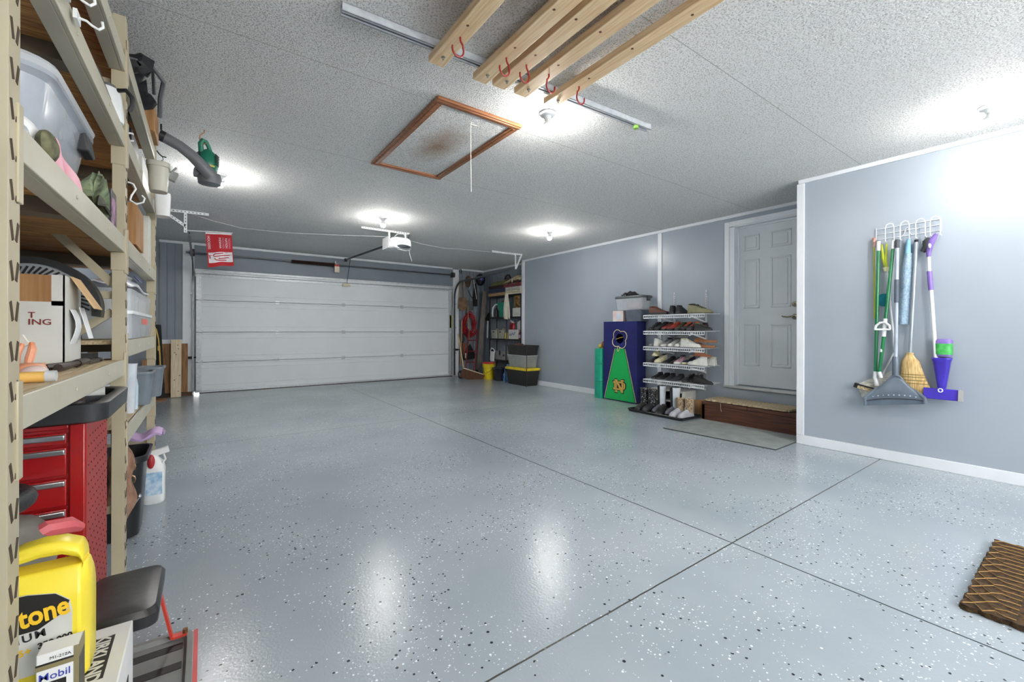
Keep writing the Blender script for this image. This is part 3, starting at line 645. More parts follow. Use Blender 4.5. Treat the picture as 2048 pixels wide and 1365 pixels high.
# clear drawers
t = thing('clear_case', 'clear plastic case of parts on the far work shelf, bottom of two', 'case', (-.357, 3.08, 1.0525)); b = MB(); b.rbox(0,.115,(.17,.9),(.17,.9),.02); b.obj('case_body', clearmat('clear_case_body', (206,212,218), .6), t); b = MB(); b.rbox(.115,.13,(.18,.91),(.18,.91),.02); b.obj('case_lid', M('milky_lid', (226,230,232), .3), t); b = MB(); b.bb((.086,-.05,.07),(.088,.2,.1)); b.obj('red_tag', M('red_tag', (214,110,96), .6), t); b = MB(); b.bb((-.07,-.42,.008),(.07,.42,.07)); b.obj('parts', M('assorted_parts', (88,88,94), .5, col2=(160,160,164), vs=40), t)
t = thing('clear_drawer_box', 'clear plastic box of white cartons stacked on the parts case', 'box', (-.357, 3.06, 1.1835)); b = MB(); b.rbox(0,.10,(.16,.86),(.17,.88),.02); b.obj('box_body', clear2, t); b = MB(); b.bb((-.065,-.4,.005),(.065,.0,.085)); b.obj('carton', whitebox, t); b = MB(); b.bb((-.065,.03,.005),(.065,.4,.085)); b.obj('carton', whitebox, t)
t = thing('parts_bag', 'white plastic bag with a dark blue label on the clear boxes', 'bag', (-.35, 2.97, 1.298)); b = MB(); b.grid(lambda u, v: (-.075+.15*u, -.36+.8*v, .006+(.1-.03*v)*math.sin(u*3.1)*math.sin(v*2.9+.1)+.008*math.sin(u*11+v*9)), 10, 16, .006); b.obj('bag_body', M('white_film_bag', (228,230,236), .35), t)
b = MB(); b.box((.07,-.02,.055),(.004,.28,.03),(4,-40,0)); b.obj('bag_label', M('navy_label', (36,46,104), .5), t)
# ---- low far shelf
t = thing('clear_cup', 'tall clear plastic cup at the near end of the low rack shelf', 'cup', (-.305, 2.83, .68)); b = MB(); b.lathe([(.024,0),(.027,.02),(.034,.235),(.036,.245),(.033,.245),(.025,.02)], n=20); b.obj('cup_body', M('frosted_cup', (226,232,240), .25, alpha=.65), t)
t = thing('spray_bottle', 'pale spray bottle with blue trigger behind the clear cup', 'bottle', (-.315, 2.96, .68)); b = MB(); b.lathe([(.035,0),(.036,.12),(.03,.16),(.012,.19),(.012,.2)], n=18); b.obj('bottle_body', M('pale_bottle', (196,214,226), .3), t); blue = M('bright_blue_plastic', (60,164,212), .35); b = MB(); b.box((.005,-.01,.215),(.03,.07,.03)); b.tube([(.01,-.02,.2),(.014,-.04,.17),(.01,-.04,.14)],.006,6); b.obj('trigger', blue, t)
t = thing('red_sprayer', 'red trigger sprayer sticking up on the low rack shelf', 'bottle', (-.40, 2.86, .68)); b = MB(); b.lathe([(.03,0),(.03,.17),(.012,.21)], n=16); b.obj('bottle_body', clear2, t); b = MB(); b.box((.01,.0,.235),(.026,.06,.05)); b.obj('trigger', M('red_plastic', (178,40,48), .4), t)
def tub(name, lab, loc, s, h):
    t = thing(name, lab, 'bin', loc); b = MB(); b.ring_box([(0,.11*s,.13*s),(h,.135*s,.175*s),(h,.15*s,.19*s),(h+.012,.15*s,.19*s),(h+.012,.13*s,.17*s),(.01,.1*s,.12*s)], .03, k=5); b.obj('bin_body', greyp, t)
    b = MB(); b.ell((0,0,h*.75),(.05*s,.07*s,h*.25),10,7); b.obj('bin_contents', M('dark_sundries', (52,52,56), .6, col2=(190,190,190), vs=40), t); return t
tub('grey_bin', 'grey plastic bin on the low rack shelf, nearer of two', (-.30, 3.13, .6825), 1.0, .17); tub('grey_bin', 'grey plastic bin on the low rack shelf at its far end', (-.275, 3.47, .6825), 1.0, .17)
t = thing('brown_carton', 'brown carton behind the grey bins on the low shelf', 'box', (-.55, 3.25, .68)); b = MB(); b.bb((-.14,-.25,0),(.12,.25,.24)); b.obj('box_body', cardb, t, bev=.003)
t = thing('black_tool_case', 'black tool case in the dark at the low rear of the rack', 'case', (-.66, 2.7, .68)); b = MB(); b.rbox(0,.16,(.3,.3),(.3,.3),.02); b.obj('case_body', dark, t); b = MB(); b.bb((-.02,-.153,.08),(.1,-.149,.13)); b.obj('case_label', M('grey_label', (130,126,118), .5), t)
# ---- floor under the rack
t = thing('trash_bin', 'black plastic waste bin on the floor under the rack', 'bin', (-.375, 3.08, 0)); b = MB(); b.ring_box([(0,.16,.22),(.012,.19,.25),(.40,.235,.31),(.405,.27,.345),(.435,.275,.35),(.435,.25,.325),(.39,.22,.295),(.02,.17,.23)], .06, k=6); b.obj('bin_body', M('black_bin_plastic', (26,27,29), .3), t)
t = thing('chemical_jug', 'white chemical jug with red nozzle on the floor beside the black bin', 'jug', (-.258, 3.53, 0)); b = MB(); b.ring_box([(0,.10,.10),(.01,.112,.112),(.21,.115,.115),(.25,.10,.10),(.285,.05,.05),(.30,.035,.035)], .035, k=5); b.obj('jug_body', whitep, t); b = MB(); b.box((.03,.0,.315),(.09,.035,.035),(0,-15,0)); b.tube([(.05,-.02,.30),(.06,-.03,.27),(.045,-.04,.25)],.006,6); b.obj('jug_spout', whitep, t); b = MB(); b.ell((-.01,-.055,.27),(.02,.02,.045),10,7); b.obj('nozzle', M('red_plastic', (178,40,48), .4), t)
b = MB(); b.bb((-.035,-.0585,.06),(.045,-.0575,.2)); b.obj('jug_label', M('pale_blue_label', (206,222,234), .6, col2=(120,170,210), vs=30), t)
t = thing('lavender_cloth', 'lavender foam cloth draped over the waste bin', 'cloth', (-.29, 3.33, .456)); b = MB(); b.grid(lambda u, v: (-.13+.22*u, -.1+.30*v, .004+.035*math.sin(u*5+.4)**2+.02*math.sin(v*6)-.03*(v>.8)*v), 12, 14, .014); b.obj('cloth', M('lavender_foam', (196,168,208), .8), t)
t = thing('leather_pouch', 'brown leather tool pouch hanging from the low rack shelf', 'pouch', (-.318, 2.70, .60)); lea = M('brown_leather', (122,86,66), .7, col2=(164,130,108), vs=14)
b = MB(); b.grid(lambda u, v: ((.035+.01*math.sin(v*11))*math.cos(u*6.2832)*(.45+math.sin(v*3.0+.1)), (.052+.012*math.sin(v*7+1))*math.sin(u*6.2832)*(.45+.75*math.sin(v*3.0+.1))+.012*math.sin(v*9), -.06-.36*v+.01*math.sin(u*12)), 14, 18, .004); b.tube([(0,0,0),(0,0,-.12)],.006,6); b.obj('pouch_body', lea, t); b = MB()
for z in (-.16, -.22): b.tube([(.04+.012*math.cos(a*.7854), .01+.0*a, z+.018*math.sin(a*.7854)) for a in range(8)], .004, 6, closed=True)
b.obj('grommet', M('brass', (150,120,90), .35, metal=.8), t); b = MB(); b.tube([(.03,.02,-.36),(.05,.05,-.345),(.06,.07,-.33)],.004,6); b.ell((.06,.075,-.325),(.012,.012,.012),8,6); b.obj('clip', steel, t)
# ---- red tool chest with moulded top tray
t = thing('tool_chest', 'red metal tool chest with chrome drawer pulls under the work shelf', 'tool chest', (-.56, 1.79, 0))
b = MB(); b.bb((-.27,.01,.05),(.271,.34,.815)); b.bb((-.27,-.0,.05),(-.235,.01,.815)); b.bb((.236,0,.05),(.271,.01,.815)); b.bb((-.235,0,.8),(.236,.01,.815)); b.bb((-.235,0,.05),(.236,.01,.08)); b.obj('chest_body', redm, t, bev=.004)
b = MB(); b.bb((.271,.004,.06),(.273,.338,.812)); b.mi = 1
for i in range(8):
    for j in range(24): b.box((.2735, .03+.04*i+.02*(j%2), .1+.029*j), (.001,.005,.005))
b.obj('perforated_side', [redside, M('dark_hole', (70,8,8), .8)], t)
zs = [.795, .752, .66, .572, .40, .10]
for i in range(5):
    dr = MB(); dr.bb((-.23,-.006,zs[i+1]+.006),(.232,.008,zs[i]-.004)); o = dr.obj('drawer', redm, t, bev=.003)
    dr = MB(); dr.bb((-.225,-.014,zs[i]-.024),(.23,-.004,zs[i]-.008)); dr.obj('drawer_pull', M('chrome_pull', (176,176,178), .28, metal=.9), o, bev=.003)
for sx in (-.22,.22):
    for sy in (.06,.28): b = MB(); b.cyl((sx-.015,sy,.027),(sx+.015,sy,.027),.027,n=14); b.bb((sx-.02,sy-.02,.04),(sx+.02,sy+.02,.052)); b.obj('caster', dark, t)
b = MB(); b.ring_box([(.815,.60,.46),(.82,.62,.475),(.872,.625,.48),(.876,.61,.465),(.872,.56,.42),(.83,.55,.41)], .05, c=(.01,.215,0), k=5); b.obj('top_tray', M('black_moulded_tray', (40,41,44), .35), t)
b = MB(); b.bb((-.3,.2,.845),(.31,.21,.872)); b.bb((.1,0,.845),(.11,.44,.872))
for sx in (.18,.215,.25): b.cyl((sx,.03,.873),(sx,.03,.878),.012,n=12)
b.obj('tray_divider', M('grey_moulded_edge', (72,74,78), .35), t)
t = thing('scrub_brush', 'brown scrubbing brush lying in the black tool chest tray', 'brush', (-.34, 1.922, .833)); b = MB(); b.rbox(.02,.055,(.05,.1),(.048,.095),.02); b.obj('brush_block', M('brush_wood', (74,54,44), .6), t); b = MB(); b.rbox(0,.02,(.052,.1),(.05,.1),.02); b.obj('bristles', M('brush_bristle', (62,36,30), .9, bump=.6, bs=150), t)
t = thing('paper_roll', 'white paper roll in the black tool chest tray', 'roll', (-.36, 2.09, .833)); b = MB(); b.cyl((-.085,.0,.03),(.07,.02,.03),.0275,n=18); b.obj('roll', M('soft_white_paper', (224,224,222), .8), t)
t = thing('white_carton', 'white carton on the floor in the gap between the tool chest and the rack upright', 'box', (-.60, 2.235, 0)); b = MB(); b.bb((-.22,-.07,0),(.27,.07,.24)); b.obj('box_body', whitebox, t, bev=.003)
t = thing('gap_dark_crate', 'black crate added on the white carton to darken the gap behind the tool chest', 'crate', (-.60, 2.235, .241)); b = MB(); b.ring_box([(0,.44,.12),(.46,.5,.14),(.47,.52,.145),(.47,.48,.12),(.02,.42,.1)], .02, k=3); b.obj('crate_body', dark, t)  # crate added so that the gap beside the chest stays dark
# ---- shop vacuum
t = thing('shop_vacuum', 'dusty grey shop vacuum in front of the red tool chest', 'vacuum', (-.455, 1.636, 0)); dusty = M('dusty_grey', (104,100,94), .75, col2=(136,132,126), vs=8)
b = MB(); b.lathe([(.11,.05),(.12,.08),(.13,.475),(.134,.483)], n=24); b.obj('drum', M('vac_drum', (54,52,52), .5), t)
b = MB(); b.lathe([(.137,.485),(.137,.515),(.13,.555),(.105,.59),(.06,.61),(.003,.615)], n=24); b.obj('lid', dusty, t)
b = MB(); b.tube([(.07,-.03,.545),(.12,-.01,.57),(.155,.02,.56),(.175,.045,.54)], [.018,.022,.022,.012], 8); b.obj('carry_handle', M('faded_red_plastic', (196,90,96), .5), t)
for k in range(3): b = MB(); b.cyl((.1*math.cos(k*2.1),.1*math.sin(k*2.1),.0),(.1*math.cos(k*2.1),.1*math.sin(k*2.1),.052),.02,n=10); b.obj('caster', dark, t)
t = thing('vacuum_hose', 'ribbed black vacuum hose behind the near rack upright', 'hose', (-.372, 1.375, .0))
b = MB(); pts = []; rr = []
for i in range(110):
    u = i/109; pts.append(V((-.07+.065*math.sin(u*2.6), .0+.05*u, .93-.24*u - .04*math.sin(u*3)))); rr.append(.024 + (.003 if i % 4 < 2 else -.002))
b.tube(pts, rr, 10); b.obj('hose', M('ribbed_rubber', (34,34,36), .4), t)
t = thing('rubber_tyre', 'small black rubber tyre lying on the shop vacuum', 'tyre', (-.45, 1.565, .655)); b = MB(); b.tube([(.085*math.cos(a*6.2832/28),.085*math.sin(a*6.2832/28),.02) for a in range(28)], .026, 12, closed=True); b.obj('tread', M('tyre_rubber', (40,41,43), .42, bump=.2, bs=120), t); b = MB(); b.tube([(.06*math.cos(a*6.2832/28),.06*math.sin(a*6.2832/28),-.004) for a in range(28)], .01, 8, closed=True); b.obj('inner_bead', M('tyre_bead', (22,22,24), .5), t)
# ---- creeper seat
t = thing('creeper_seat', 'black padded mechanic seat on a red frame with tool tray', 'seat', (-.2, 1.675, 0))
b = MB(); b.ring_box([(.272,.16,.26),(.28,.168,.29),(.312,.172,.295),(.327,.155,.275),(.331,.11,.21)], .03, c=(.013,.0,0), k=5); o = b.obj('seat_pad', M('black_vinyl', (34,34,36), .3, var=.1, bump=.06, bs=40), t)
red2 = M('red_frame_paint', (196,64,50), .4)
for pts in (((.08,.11,.275),(.115,.14,.07),(.155,.14,.07)), ((-.06,.11,.275),(-.07,.14,.07)), ((-.06,-.1,.275),(-.07,-.14,.07))):
    b = MB()
    for p, q in zip(pts, pts[1:]): b.beam(p, q, .022, .007, up=(1,0,0) if abs(p[2]-q[2]) > .1 else (0,0,1))
    b.obj('seat_leg', red2, t)
b = MB(); b.cyl((.15,.14,.072),(.15,.14,.086),.008,n=6); b.obj('bolt', M('rusty_bolt', (120,86,56), .5, metal=.6), t)
b = MB(); b.ring_box([(.045,.23,.32),(.068,.25,.34),(.068,.22,.31),(.055,.205,.295)], .04, c=(.046,.0,0), k=5); b.obj('tool_tray', M('grey_moulded_tray', (118,120,118), .5, var=.15, vs=5), t)
for yy in (.1, .0, -.1):
    b = MB(); b.bb((-.05,yy-.017,.055),(.145,yy+.017,.0565)); b.obj('tray_slot', M('tray_slot_black', (24,24,24), .5), t)
b = MB(); b.beam((.179,.15,.056),(.179,-.15,.056),.012,.02); b.obj('side_bar', M('red_bar', (190,62,62), .4), t)
for sx in (-.06,.14):
    for sy in (-.14,.14): b = MB(); b.cyl((sx-.012,sy,.022),(sx+.012,sy,.022),.022,n=12); b.bb((sx-.004,sy-.01,.03),(sx+.004,sy+.01,.05)); b.obj('caster', dark, t)
# ---- boxes, jug in the foreground
t = thing('oil_carton', 'white oil carton with black lettering on top in the foreground', 'box', (-.30, 1.338, 0))
b = MB(); b.bb((-.17,-.152,0),(.15,.152,.335)); b.obj('carton_body', M('white_carton_print', (214,214,212), .6, var=.03), t, bev=.003)
bk = M('black_ink', (30,28,27), .6)
mt = lambda x, y: frame((x, y, .3357), (0,-1,0), (1,0,0))
b = MB(); b.bb((.048,-.06,.3352),(.122,.105,.3356)); b.obj('black_panel', bk, t); b = MB(); b.bb((.1505,-.14,.16),(.1512,.06,.25)); b.obj('black_panel', bk, t)
text('KIRKLAND', .036, whitebox, t, mt(.101,.023), bold=.0012, depth=.0003); text('Signature', .036, whitebox, t, mt(.066,.023), shear=.3, depth=.0003)
text('KIRKLAND', .05, whitebox, t, frame((.1516,-.04,.205),(0,1,0),(0,0,1)), bold=.001, depth=.0003)
t = thing('antifreeze_jug', 'yellow antifreeze jug with moulded handle standing on the white carton', 'jug', (-.302, 1.345, .3355))
yel = M('yellow_jug_plastic', (236,214,58), .32, var=.03)
pr = [(-.095,0),(.088,0),(.098,.012),(.098,.16),(.096,.24),(.082,.277),(.052,.294),(.02,.298),(-.015,.292),(-.05,.278),(-.075,.268),(-.095,.25),(-.1,.2),(-.1,.012)]
hole = [(-.043,.257),(.0,.268),(.04,.268),(.055,.262),(.058,.254),(.05,.246),(.02,.249),(-.03,.247)]
def jugface(y, inset):
    return
b = MB()
# body below the handle, then the handle arch as a swept bar
def sec(z, x0, x1, d): return [V((x0+.012,-d,z)),V((x1-.012,-d,z)),V((x1,-d*.6,z)),V((x1,d*.6,z)),V((x1-.012,d,z)),V((x0+.012,d,z)),V((x0,d*.6,z)),V((x0,-d*.6,z))]
b.loft([sec(0,-.095,.09,.05),sec(.012,-.1,.098,.058),sec(.10,-.1,.098,.058),sec(.18,-.1,.098,.058),sec(.205,-.1,.097,.05),sec(.225,-.1,.095,.042),sec(.246,-.095,.092,.03)])
arch = [(.083,.225),(.088,.248),(.08,.272),(.053,.286),(.02,.288),(-.01,.283),(-.035,.273),(-.06,.262),(-.085,.25)]
b.loft([[V((x+.0,-.026,z-.014)),V((x,-.034,z)),V((x,-.024,z+.015)),V((x,.024,z+.015)),V((x,.034,z)),V((x,.026,z-.014))] for x, z in arch])
b.cyl((-.07,0,.25),(-.078,0,.285),.02,n=14)
b.obj('jug_body', yel, t, ang=55, bev=.004)
b = MB(); lab = [(-.092,.05),(.075,.05),(.075,.165),(.071,.187),(.05,.207),(.01,.217),(-.04,.219),(-.09,.217)]
b.prism(lab, .0, .0008, frame((0,-.0581,0),(1,0,0),(0,0,1))); o = b.obj('jug_label', M('silver_label', (206,206,200), .4), t)
b = MB(); b.prism([(-.09,.14),(.025,.14),(.065,.165),(.071,.185),(.05,.206),(.01,.216),(-.04,.218),(-.09,.216)], 0, .0004, frame((0,-.0590,0),(1,0,0),(0,0,1))); b.obj('label_panel', M('label_black', (34,32,30), .4), t)
ym = M('label_yellow', (244,196,40), .5)
text('tone', .055, ym, t, frame((.034,-.0598,.172),(1,0,.12),(0,0,1)), bold=.0016, sx=.72, depth=.0003)
text('INUM', .022, bk, t, frame((.006,-.0594,.128),(1,0,.12),(0,0,1)), depth=.0003, bold=.0004, spacing=1.2)
text('350,000', .016, bk, t, frame((.05,-.0592,.108),(1,0,.12),(0,0,1)), depth=.0003, bold=.0006); text('15+', .018, ym, t, frame((.002,-.0592,.10),(1,0,.12),(0,0,1)), depth=.0003, bold=.0006)
t = thing('oil_filter_box', 'small white, black and gold oil filter box in front of the yellow jug', 'box', (-.234, 1.235, .3355))
b = MB(); b.bb((-.03,-.024,0),(.03,.024,.125)); b.obj('box_body', M('filter_white', (230,230,228), .5, var=.02), t, bev=.002)
b = MB(); b.bb((.0301,-.024,.0),(.0306,.024,.125)); b.obj('box_side', M('filter_black', (44,44,44), .4, col2=(62,58,50), vs=20), t)
b = MB(); b.bb((.0302,-.0242,.1),(.0308,.0242,.1255)); b.bb((-.0302,-.0246,.094),(.0302,-.0241,.103)); b.bb((.0225,-.0248,.0),(.0302,-.0241,.125)); b.obj('gold_band', M('gold_print', (150,138,100), .4, metal=.3), t)
b = MB(); b.bb((-.018,-.0247,.03),(.012,-.0241,.068)); b.bb((-.0302,-.0247,.004),(.0225,-.0241,.02)); b.bb((-.0302,-.0249,.103),(.0225,-.0241,.1065)); b.obj('black_panel', bk, t)
text('Mobil', .02, M('blue_ink', (56,70,170), .5), t, frame((-.004,-.0248,.079),(1,0,0),(0,0,1)), depth=.0002, bold=.0001); text('1', .036, whitebox, t, frame((-.003,-.0252,.049),(1,0,0),(0,0,1)), depth=.0002, bold=.001); text('PERFORMANCE', .0062, whitebox, t, frame((-.004,-.0252,.012),(1,0,0),(0,0,1)), depth=.0001); text('M1-212A', .008, bk, t, frame((.004,-.0252,.114),(1,0,0),(0,0,1)), depth=.0002)
# ---------------------------------------------------------------- ceiling: rails, hatch, blower, opener, hardware
pine = wood('pine_board', (216, 178, 132), (238, 212, 172), 1, .5, 8)
redh = M('red_vinyl_hook', (150, 34, 30), .35)
def strut(name, lab, y0):
    t = thing(name, lab, 'channel', (1.53, y0, CH))
    b = MB(); L = 2.07; w = .021; a = R(-2.8)
    b.bb((-L/2,-w,-.041),(L/2,-w+.003,-.0005)); b.bb((-L/2,w-.003,-.041),(L/2,w,-.0005)); b.bb((-L/2,-w,-.004),(L/2,w,-.0005)); b.bb((-L/2,-w,-.041),(L/2,-.008,-.037)); b.bb((-L/2,.008,-.041),(L/2,w,-.037))
    o = b.obj('channel_body', galv, t); o.rotation_euler.z = a; return t
t = strut('strut_channel', 'galvanised strut channel on the ceiling across the wooden rails', 1.955)
b = MB(); b.lathe([(.018,-.041),(.017,-.06),(.004,-.062)], (.9,-.045,0), 12); b.obj('green_cap', M('lime_plastic', (150, 205, 90), .5), t)
strut('strut_channel', 'galvanised strut channel over the near ends of the wooden rails', .22)
BX = [(.978, 'first', .0), (1.242, 'second', -.003), (1.359, 'third', -.017), (1.507, 'fourth', -.024), (1.722, 'fifth', -.035)]
hx = [.974, 1.24, 1.352, 1.512, 1.728]
proto = None
for (x, nth, dy), h in zip(BX, hx):
    lab = 'pine board with a red hook on the ceiling, %s from the left' % nth
    if proto is None:
        proto = thing('overhead_board', lab, 'board', (x, 2.045 + dy, 2.479), group='pine boards hung under the ceiling')
        b = MB(); b.bb((-.043,-1.98,0),(.043,0,.0375)); b.obj('board', pine, proto, bev=.003)
        b = MB(); p = [(0,0,.012),(.0,0,-.012),(.004,0,-.022),(.014,0,-.034)] + [(-.012+.030*math.cos(R(a)),0,-.062+.034*math.sin(R(a))) for a in range(30,-205,-16)]
        o = b.tube([V((q[0], -.262, q[2])) for q in p], .0045, 8).obj('hook', redh, proto)
        b = MB(); b.cyl((0,-.085,0),(0,-.085,-.005),.010,n=6); b.cyl((0,-.085,-.005),(0,-.085,-.016),.005,n=8); b.obj('bolt', steel, proto)
        b = MB()
        for k in range(5): b.cyl((random.uniform(-.03,.03),-.4-.3*k,.0004),(random.uniform(-.03,.03),-.4-.3*k+.0,-.0006),.006,n=9) if False else b.lathe([(.007,.0005),(.007,-.0005)], (random.uniform(-.03,.03),-.35-.3*k,0), 9)
        b.obj('knots', M('wood_knot', (98,62,40), .6), proto)
    else:
        d_ = dup(proto, (x, 2.045 + dy, 2.479), label=lab)
        if nth == 'fifth':
            for c in d_.children:
                if c.name.startswith('hook'): c.rotation_euler.z = R(180); c.location = (0, -.524, 0)
        if nth == 'fourth':
            for c in d_.children:
                if c.name.startswith('hook'): c.rotation_euler.z = R(180); c.location = (0, -.524, 0)
# attic hatch
t = thing('attic_hatch', 'attic hatch with brown wooden trim and a pull cord', 'hatch', (1.5, 3.08, CH))
redw = wood('hatch_trim_wood', (122, 74, 44), (164, 108, 70), 0, .45); 
hx0, hx1, hy0, hy1, w = -.325, .33, -.655, .665, .058
for a, c in (((hx0,hy0,-.022),(hx1,hy0+w,-.0008)), ((hx0,hy1-w,-.022),(hx1,hy1,-.0008)), ((hx0,hy0+w,-.022),(hx0+w,hy1-w,-.0008)), ((hx1-w,hy0+w,-.022),(hx1,hy1-w,-.0008))):
    b = MB(); b.bb(a, c); dx = c[0]-a[0] > c[1]-a[1]
    if dx: ym = (a[1]+c[1])/2; b.bb((a[0], ym-.012, -.027),(c[0], ym+.008, -.02))
    else: xm = (a[0]+c[0])/2; b.bb((xm-.012, a[1], -.027),(xm+.008, c[1], -.02))
    b.obj('hatch_trim', redw, t, bev=.004)
def hatch_mat():
    m = ceilm.copy(); m.name = 'hatch_panel_plaster'; nt = m.node_tree; N = nt.nodes; L = nt.links; bs = N['Principled BSDF']
    src = bs.inputs['Base Color'].links[0].from_socket
    tc = N.new('ShaderNodeTexCoord'); mp = N.new('ShaderNodeMapping'); L.new(tc.outputs['Object'], mp.inputs['Vector'])
    mp.inputs['Rotation'].default_value = (0,0,R(20)); mp.inputs['Scale'].default_value = (5.2, 2.4, 1)
    ln = N.new('ShaderNodeVectorMath'); ln.operation = 'LENGTH'; L.new(mp.outputs[0], ln.inputs[0])
    no = N.new('ShaderNodeTexNoise'); no.inputs['Scale'].default_value = 6; L.new(tc.outputs['Object'], no.inputs['Vector'])
    ad = N.new('ShaderNodeMath'); ad.operation = 'MULTIPLY_ADD'; ad.inputs[1].default_value = .7; L.new(no.outputs['Fac'], ad.inputs[0]); L.new(ln.outputs['Value'], ad.inputs[2])
    mr = N.new('ShaderNodeMapRange'); mr.inputs['From Min'].default_value = .45; mr.inputs['From Max'].default_value = 1.35; mr.inputs['To Min'].default_value = .85; mr.inputs['To Max'].default_value = 0; L.new(ad.outputs[0], mr.inputs['Value'])
    mx = N.new('ShaderNodeMix'); mx.data_type = 'RGBA'; mx.blend_type = 'MULTIPLY'; L.new(mr.outputs[0], mx.inputs['Factor']); L.new(src, mx.inputs['A']); mx.inputs['B'].default_value = rgb((176,140,108)); L.new(mx.outputs['Result'], bs.inputs['Base Color'])
    return m
b = MB(); b.bb((hx0+w-.004,hy0+w-.004,-.006),(hx1-w+.004,hy1-w+.004,-.0015)); b.obj('hatch_panel', hatch_mat(), t)
b = MB(); b.tube([(.09,-.46,-.006),(.0,-.46,-.012),(.02,-.49,-.01),(.0,-.5,-.02),(0,-.5,-.25),(.004,-.5,-.5)], .0022, 6); b.obj('pull_cord', M('cream_cord', (224,222,212), .7), t)
# leaf blower on a copper ceiling hook
grn = M('green_plastic', (26, 118, 92), .35); gryp = M('blower_grey', (112, 114, 118), .4)
t = thing('ceiling_hook', 'copper hook screwed into the ceiling holding the leaf blower', 'hook', (-.007, 3.86, CH)); b = MB(); b.tube([(.006,0,0),(.004,0,-.02),(-.01,0,-.035),(-.022,0,-.05),(-.022,0,-.08),(-.018,-.008,-.10),(.0,-.01,-.11),(.016,-.008,-.1),(.02,-.005,-.08)], .0038, 8); b.obj('hook', M('copper_vinyl', (168,108,74), .4), t)
t = thing('leaf_blower', 'green leaf blower with grey tube hanging from a ceiling hook', 'leaf blower', (0, 3.86, 2.45))
b = MB()
b.tube([(-.02,0,-.06),(-.025,-.01,-.0),(-.012,-.01,.025),(.006,0,.022),(.02,.01,-.0),(.045,.02,-.07)], [.019,.017,.017,.016,.014,.014], 10)
b.obj('carry_handle', grn, t)
b = MB(); b.ell((.018,.02,-.13),(.068,.075,.105),18,12); b.obj('motor_housing', grn, t)
for sx in (-1,1):
    b = MB()
    for k in range(7): b.beam((.018+sx*.046,-.045,-.07-.012*k),(.018+sx*.068,.01,-.072-.012*k),.006,.005)
    b.bb((.018+sx*.05-.004,-.03,-.145),(.018+sx*.05+.004,-.02,-.07)); b.obj('vent_slats', M('vent_black', (30,44,40), .6), t)
b = MB(); b.lathe([(.05,-.215),(.068,-.21),(.075,-.24),(.07,-.285),(.03,-.292),(.002,-.292)], (.03,.0,0), 20); b.cyl((-.06,-.01,-.215),(-.02,0,-.215),.034,n=14); b.obj('fan_casing', gryp, t)
b = MB(); b.tube([(.04,-.06,-.24),(-.01,-.08,-.19),(-.07,-.09,-.13),(-.14,-.10,-.08),(-.225,-.11,-.045)], [.045,.042,.038,.036,.036], 14); o = b.obj('blower_tube', gryp, t)
b = MB(); b.tube([(-.222,-.11,-.046),(-.252,-.114,-.036)], .037, 14); b.tube([(-.24,-.11,-.0),(-.24,-.11,.04)], .006, 6); b.obj('tube_nozzle', dark, t)
b = MB(); b.tube([(.09,0,-.23),(.115,0,-.228),(.122,.01,-.24),(.1,.01,-.246)], .003, 6); b.obj('cord_loop', M('pale_cord', (210,212,212), .5), t)
b = MB(); b.box((.045,-.058,-.165),(.03,.004,.012),(0,0,20)); b.obj('yellow_marks', M('yellow_print', (206,186,90), .5), t)
t = thing('wire_hook', 'black wire hanging from the rack towards the blower nozzle', 'hook', (-.262, 3.695, 2.2)); b = MB(); b.tube([(0,0,.09),(.015,.01,.07),(.03,.02,.06),(.05,.03,.062)], .004, 6); b.tube([(.03,.02,.06),(.036,.02,.04),(.03,.022,.028),(.024,.02,.036)], .0025, 6); b.obj('hook', blackm, t)
# ---- perforated angle brackets and tracks
wperf = M('white_perforated_steel', (220, 222, 222), .4)
hole = M('punched_hole', (92, 94, 92), .7)
def perf(p0, p1, nrm, name, par, w=.032):
    p0, p1 = V(p0), V(p1); d = (p1-p0); L = d.length; d.normalize(); n_ = V(nrm)
    b = MB(); b.beam(p0, p1, w, .003, up=nrm)
    b.mi = 1; k = int(L/.038)
    for i in range(k):
        q = p0 + d*(.02+.038*i); b.beam(q - d*.008, q + d*.008, .009, .0045, up=nrm)
    return b.obj(name, [wperf, hole], par)
t = thing('angle_bracket', 'white perforated bracket holding the left door track from the ceiling', 'bracket', (-.19, 6.63, CH))
perf((-.25,0,-.018),(.235,-.03,-.018),(0,-1,0.01),'ceiling_bar',t); perf((0,0,-.0),(0,0,-.27),(0,-1,0),'drop_bar',t); perf((-.235,.0,-.02),(0,0,-.19),(0,-1,0),'diagonal_bar',t)
t = thing('angle_bracket', 'white perforated bracket holding the right door track from the ceiling', 'bracket', (4.81, 6.58, CH))
perf((-.53,0,-.018),(.0,0,-.018),(0,-1,0.01),'ceiling_bar',t); perf((0,0,0),(0.01,0,-.30),(0,-1,0),'drop_bar',t); perf((.14,-.02,-.0),(.02,0,-.28),(0,-1,0),'diagonal_bar',t); perf((0,0,-.012),(.14,-.02,-.012),(0,-1,0.01),'top_bar',t)
trk = M('track_steel', (120, 124, 128), .35, metal=.8, var=.15, vs=20)
